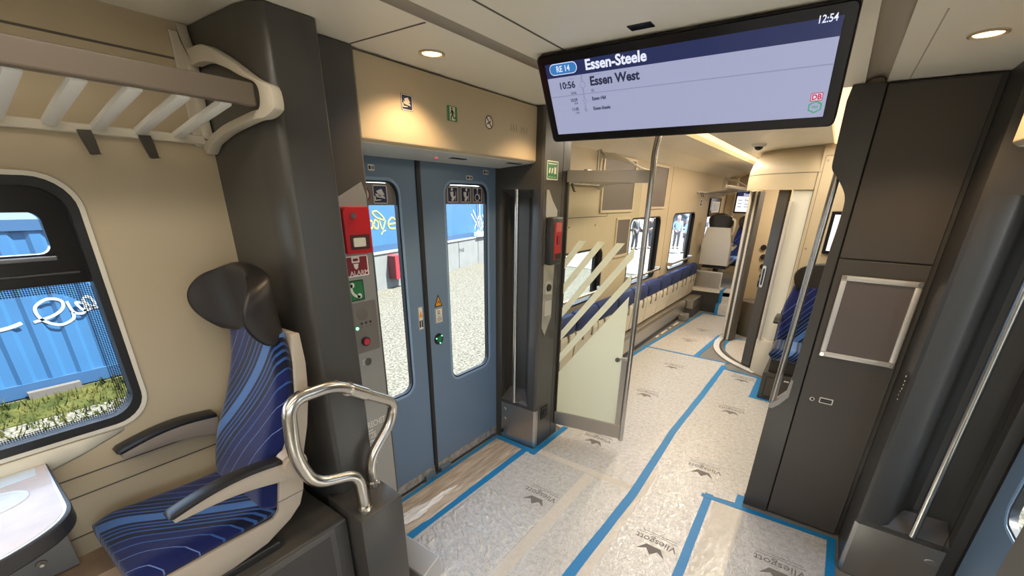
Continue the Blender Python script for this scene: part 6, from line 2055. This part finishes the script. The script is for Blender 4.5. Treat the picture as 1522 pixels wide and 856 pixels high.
def person(label, x, y, rot, H, top, bottom, headwear, arms, stride):
    """standing adult; arms: ((elbow),(wrist)) offsets per side"""
    t = thing('person', label, 'person', (x, y, GZ + 0.02))
    t.rotation_euler = (0, 0, rot)
    k = H / 1.75
    N, Eg = [], []

    def add(p, r_, pr=None):
        N.append((tuple(c * k for c in p), r_ * k))
        if pr is not None:
            Eg.append((pr, len(N) - 1))
        return len(N) - 1
    pel = add((0, 0, 0.95), 0.125)
    wa = add((0, 0.01, 1.10), 0.118, pel)
    ch = add((0, 0.0, 1.30), 0.135, wa)
    nk = add((0, 0.0, 1.46), 0.062, ch)
    hd = add((0, -0.02, 1.56), 0.075, nk)
    add((0, -0.015, 1.66), 0.085, hd)
    ns_ = add((0, -0.105, 1.585), 0.018, hd)
    legs = []
    for s in (-1, 1):
        hp = add((0.09 * s, 0, 0.90), 0.09, pel)
        kn = add((0.095 * s, -0.02 - stride * s * 0.6, 0.50), 0.058, hp)
        an = add((0.10 * s, 0.02 - stride * s, 0.09), 0.040, kn)
        add((0.11 * s, -0.12 - stride * s, 0.045), 0.036, an)
        sh_ = add((0.175 * s, 0.0, 1.40), 0.058, ch)
        e_, w_ = arms[0 if s < 0 else 1]
        el = add((s * e_[0], e_[1], e_[2]), 0.042, sh_)
        wr_ = add((s * w_[0], w_[1], w_[2]), 0.028, el)
        dx = Vector((s * (w_[0] - e_[0]), w_[1] - e_[1], w_[2] - e_[2])).normalized()
        pm = add((s * w_[0] + dx.x * 0.07, w_[1] + dx.y * 0.07, w_[2] + dx.z * 0.07), 0.030, wr_)
        for fi_ in range(4):
            o2 = Vector((0, -0.024 + 0.016 * fi_, 0))
            ln = (0.05, 0.062, 0.058, 0.045)[fi_]
            b0 = Vector((s * w_[0], w_[1], w_[2])) + dx * 0.10 + o2
            a1 = add(tuple(b0), 0.009, pm)
            add(tuple(b0 + dx * ln + Vector((-s * 0.012, -0.006, 0))), 0.008, a1)
        th_ = Vector((s * w_[0], w_[1] - 0.036, w_[2])) + dx * 0.055
        a1 = add(tuple(th_), 0.010, pm)
        add(tuple(th_ + dx * 0.03 + Vector((0, -0.015, 0))), 0.009, a1)
        legs.append((hp, kn, an))
    skin_mesh(N, Eg, 'body', skin_m, t, 1)
    # jacket or shirt
    G = 1.14
    J = [(N[i][0], N[i][1] * G) for i in range(4)]
    J[3] = (tuple(c * k for c in (0, 0, 1.42)), 0.075 * k)
    E2 = [(0, 1), (1, 2), (2, 3)]
    for s in (-1, 1):
        e_, w_ = arms[0 if s < 0 else 1]
        J.append((tuple(c * k for c in (0.18 * s, 0, 1.395)), 0.070 * k))
        E2.append((2, len(J) - 1))
        J.append((tuple(c * k for c in (s * e_[0], e_[1], e_[2])), 0.054 * k))
        E2.append((len(J) - 2, len(J) - 1))
        J.append((tuple(c * k for c in (s * w_[0] * 0.97, w_[1] * 0.95, w_[2] * 1.01)), 0.042 * k))
        E2.append((len(J) - 2, len(J) - 1))
    skin_mesh(J, E2, 'jacket' if top is suit_m else 'shirt', top, t, 1)
    T = [(tuple(c * k for c in (0, 0, 0.95)), 0.140 * k)]
    E3 = []
    for s, (hp, kn, an) in zip((-1, 1), legs):
        for i, (j, r_) in enumerate(((hp, 0.105), (kn, 0.074), (an, 0.060))):
            T.append((N[j][0], r_ * k))
            E3.append((0 if i == 0 else len(T) - 2, len(T) - 1))
    skin_mesh(T, E3, 'trousers', bottom, t, 1)
    for s, (hp, kn, an) in zip((-1, 1), legs):
        a = Vector(N[an][0])
        skin_mesh([(tuple(a + Vector((0, 0.04, -0.045)) * k), 0.042 * k), (tuple(a + Vector((0, -0.06, -0.048)) * k), 0.044 * k), (tuple(a + Vector((0, -0.16, -0.055)) * k), 0.034 * k)], [(0, 1), (1, 2)], 'shoe', signk, t, 1)
    hm = MB().ball((0, 0.008 * k, 1.665 * k), 0.106 * k, 0.92, 1.05, 0.78)
    ho = hm.build('hair' if headwear is hair_m else 'cap', headwear, None, smooth='all', center=False)
    ho.parent = t
    for s in (-1, 1):
        eo = MB().ball((0.032 * s * k, -0.092 * k, 1.605 * k), 0.010 * k, seg=8).build('eye', signk, None, center=False)
        eo.parent = t
        eo = MB().ball((0.088 * s * k, 0.0, 1.59 * k), 0.022 * k, 0.4, 0.8, 1.2, seg=8).build('ear', skin_m, None, center=False)
        eo.parent = t
    mo = MB().ball((0, -0.094 * k, 1.548 * k), 0.018 * k, 1.2, 0.35, 0.3, seg=8).build('mouth', mat('lips', (0.35, 0.12, 0.10), 0.5), None, center=False)
    mo.parent = t
    return t


dn_ = ((0.22, 0.02, 1.14), (0.23, -0.05, 0.90))
bent = ((0.23, 0.02, 1.15), (0.16, -0.20, 1.08))
hip = ((0.28, 0.06, 1.17), (0.17, -0.04, 1.00))
person('person in a dark suit with bag arm bent, left of the screen post outside', -8.55, 22.75, R(70), 1.80, suit_m, suit_m, hair_m, (dn_, bent), 0.05)
person('person in a dark open jacket standing right behind the screen post outside', -8.10, 23.95, R(-20), 1.76, suit_m, trous_m, hair_m, (dn_, bent), 0.06)
person('person in a light blue short-sleeved shirt, left one in the far window', -7.02, 25.0, R(30), 1.76, shirt_m, trous_m, cap_m, (hip, dn_), 0.05)
person('person in a light blue shirt with dark strap, right one in the far window', -6.05, 23.2, R(-60), 1.72, shirt_m, trous_m, cap_m, (dn_, hip), 0.07)


def car(label, x, y, rot, paint):
    t = thing('car', label, 'car', (x, y, GZ + 0.02))
    t.rotation_euler = (0, 0, rot)
    prof = [(-2.1, 0.30), (-2.12, 0.72), (-1.95, 0.88), (-1.1, 0.98), (-0.35, 1.40), (0.95, 1.42), (1.75, 1.02), (2.08, 0.92), (2.12, 0.35), (1.9, 0.25), (-1.9, 0.25)]
    rings = []
    for xx, s in ((-0.86, 0.0), (-0.80, 0.03), (0.80, 0.03), (0.86, 0.0)):
        rings.append([(xx * (1 - 0.16 * max(0, (z_ - 0.9) / 0.5)), y_, z_ + (s if z_ > 0.9 else 0)) for y_, z_ in prof])
    o = MB().loft(rings).build('body', paint, None, center=False, bevel=0.03, smooth=True)
    o.parent = t
    for s in (-1, 1):
        P = [(-1.0, 0.96), (-0.34, 1.33), (0.90, 1.35), (1.55, 1.02)]
        w_ = MB().loft([[(s * (0.862 - 0.137 * max(0, (z_ - 0.9) / 0.5)), y_, z_) for y_, z_ in P], [(s * (0.872 - 0.137 * max(0, (z_ - 0.9) / 0.5)), y_, z_) for y_, z_ in P]]).build('side_window', carglass, None, center=False)
        w_.parent = t
        for yy in (-1.35, 1.32):
            w_ = MB().cyl((s * 0.70, yy, 0.33), (s * 0.885, yy, 0.33), 0.33, seg=24).build('wheel', rub, None, center=False, smooth=True)
            w_.parent = t
            h__ = MB().cyl((s * 0.885, yy, 0.33), (s * 0.897, yy, 0.33), 0.20, 0.18, seg=16).build('hub_cap', alu, None, center=False, smooth=True)
            h__.parent = w_
    w_ = MB().loft([[(-0.66, -0.98, 1.02), (0.66, -0.98, 1.02), (0.60, -0.42, 1.365), (-0.60, -0.42, 1.365)], [(-0.66, -1.0, 1.04), (0.66, -1.0, 1.04), (0.60, -0.44, 1.385), (-0.60, -0.44, 1.385)]]).build('windscreen', carglass, None, center=False)
    w_.parent = t
    return t


car('white car parked beyond the dark-suited person outside', -13.2, 37.0, R(60), car_w)
car('dark car parked beyond the two blue-shirted people outside', -11.6, 42.5, R(75), car_d)
car('pale car parked far behind between the people outside', -17.0, 44.0, R(100), mat('car_paint_silver', (0.45, 0.47, 0.5), 0.3, 0.5))
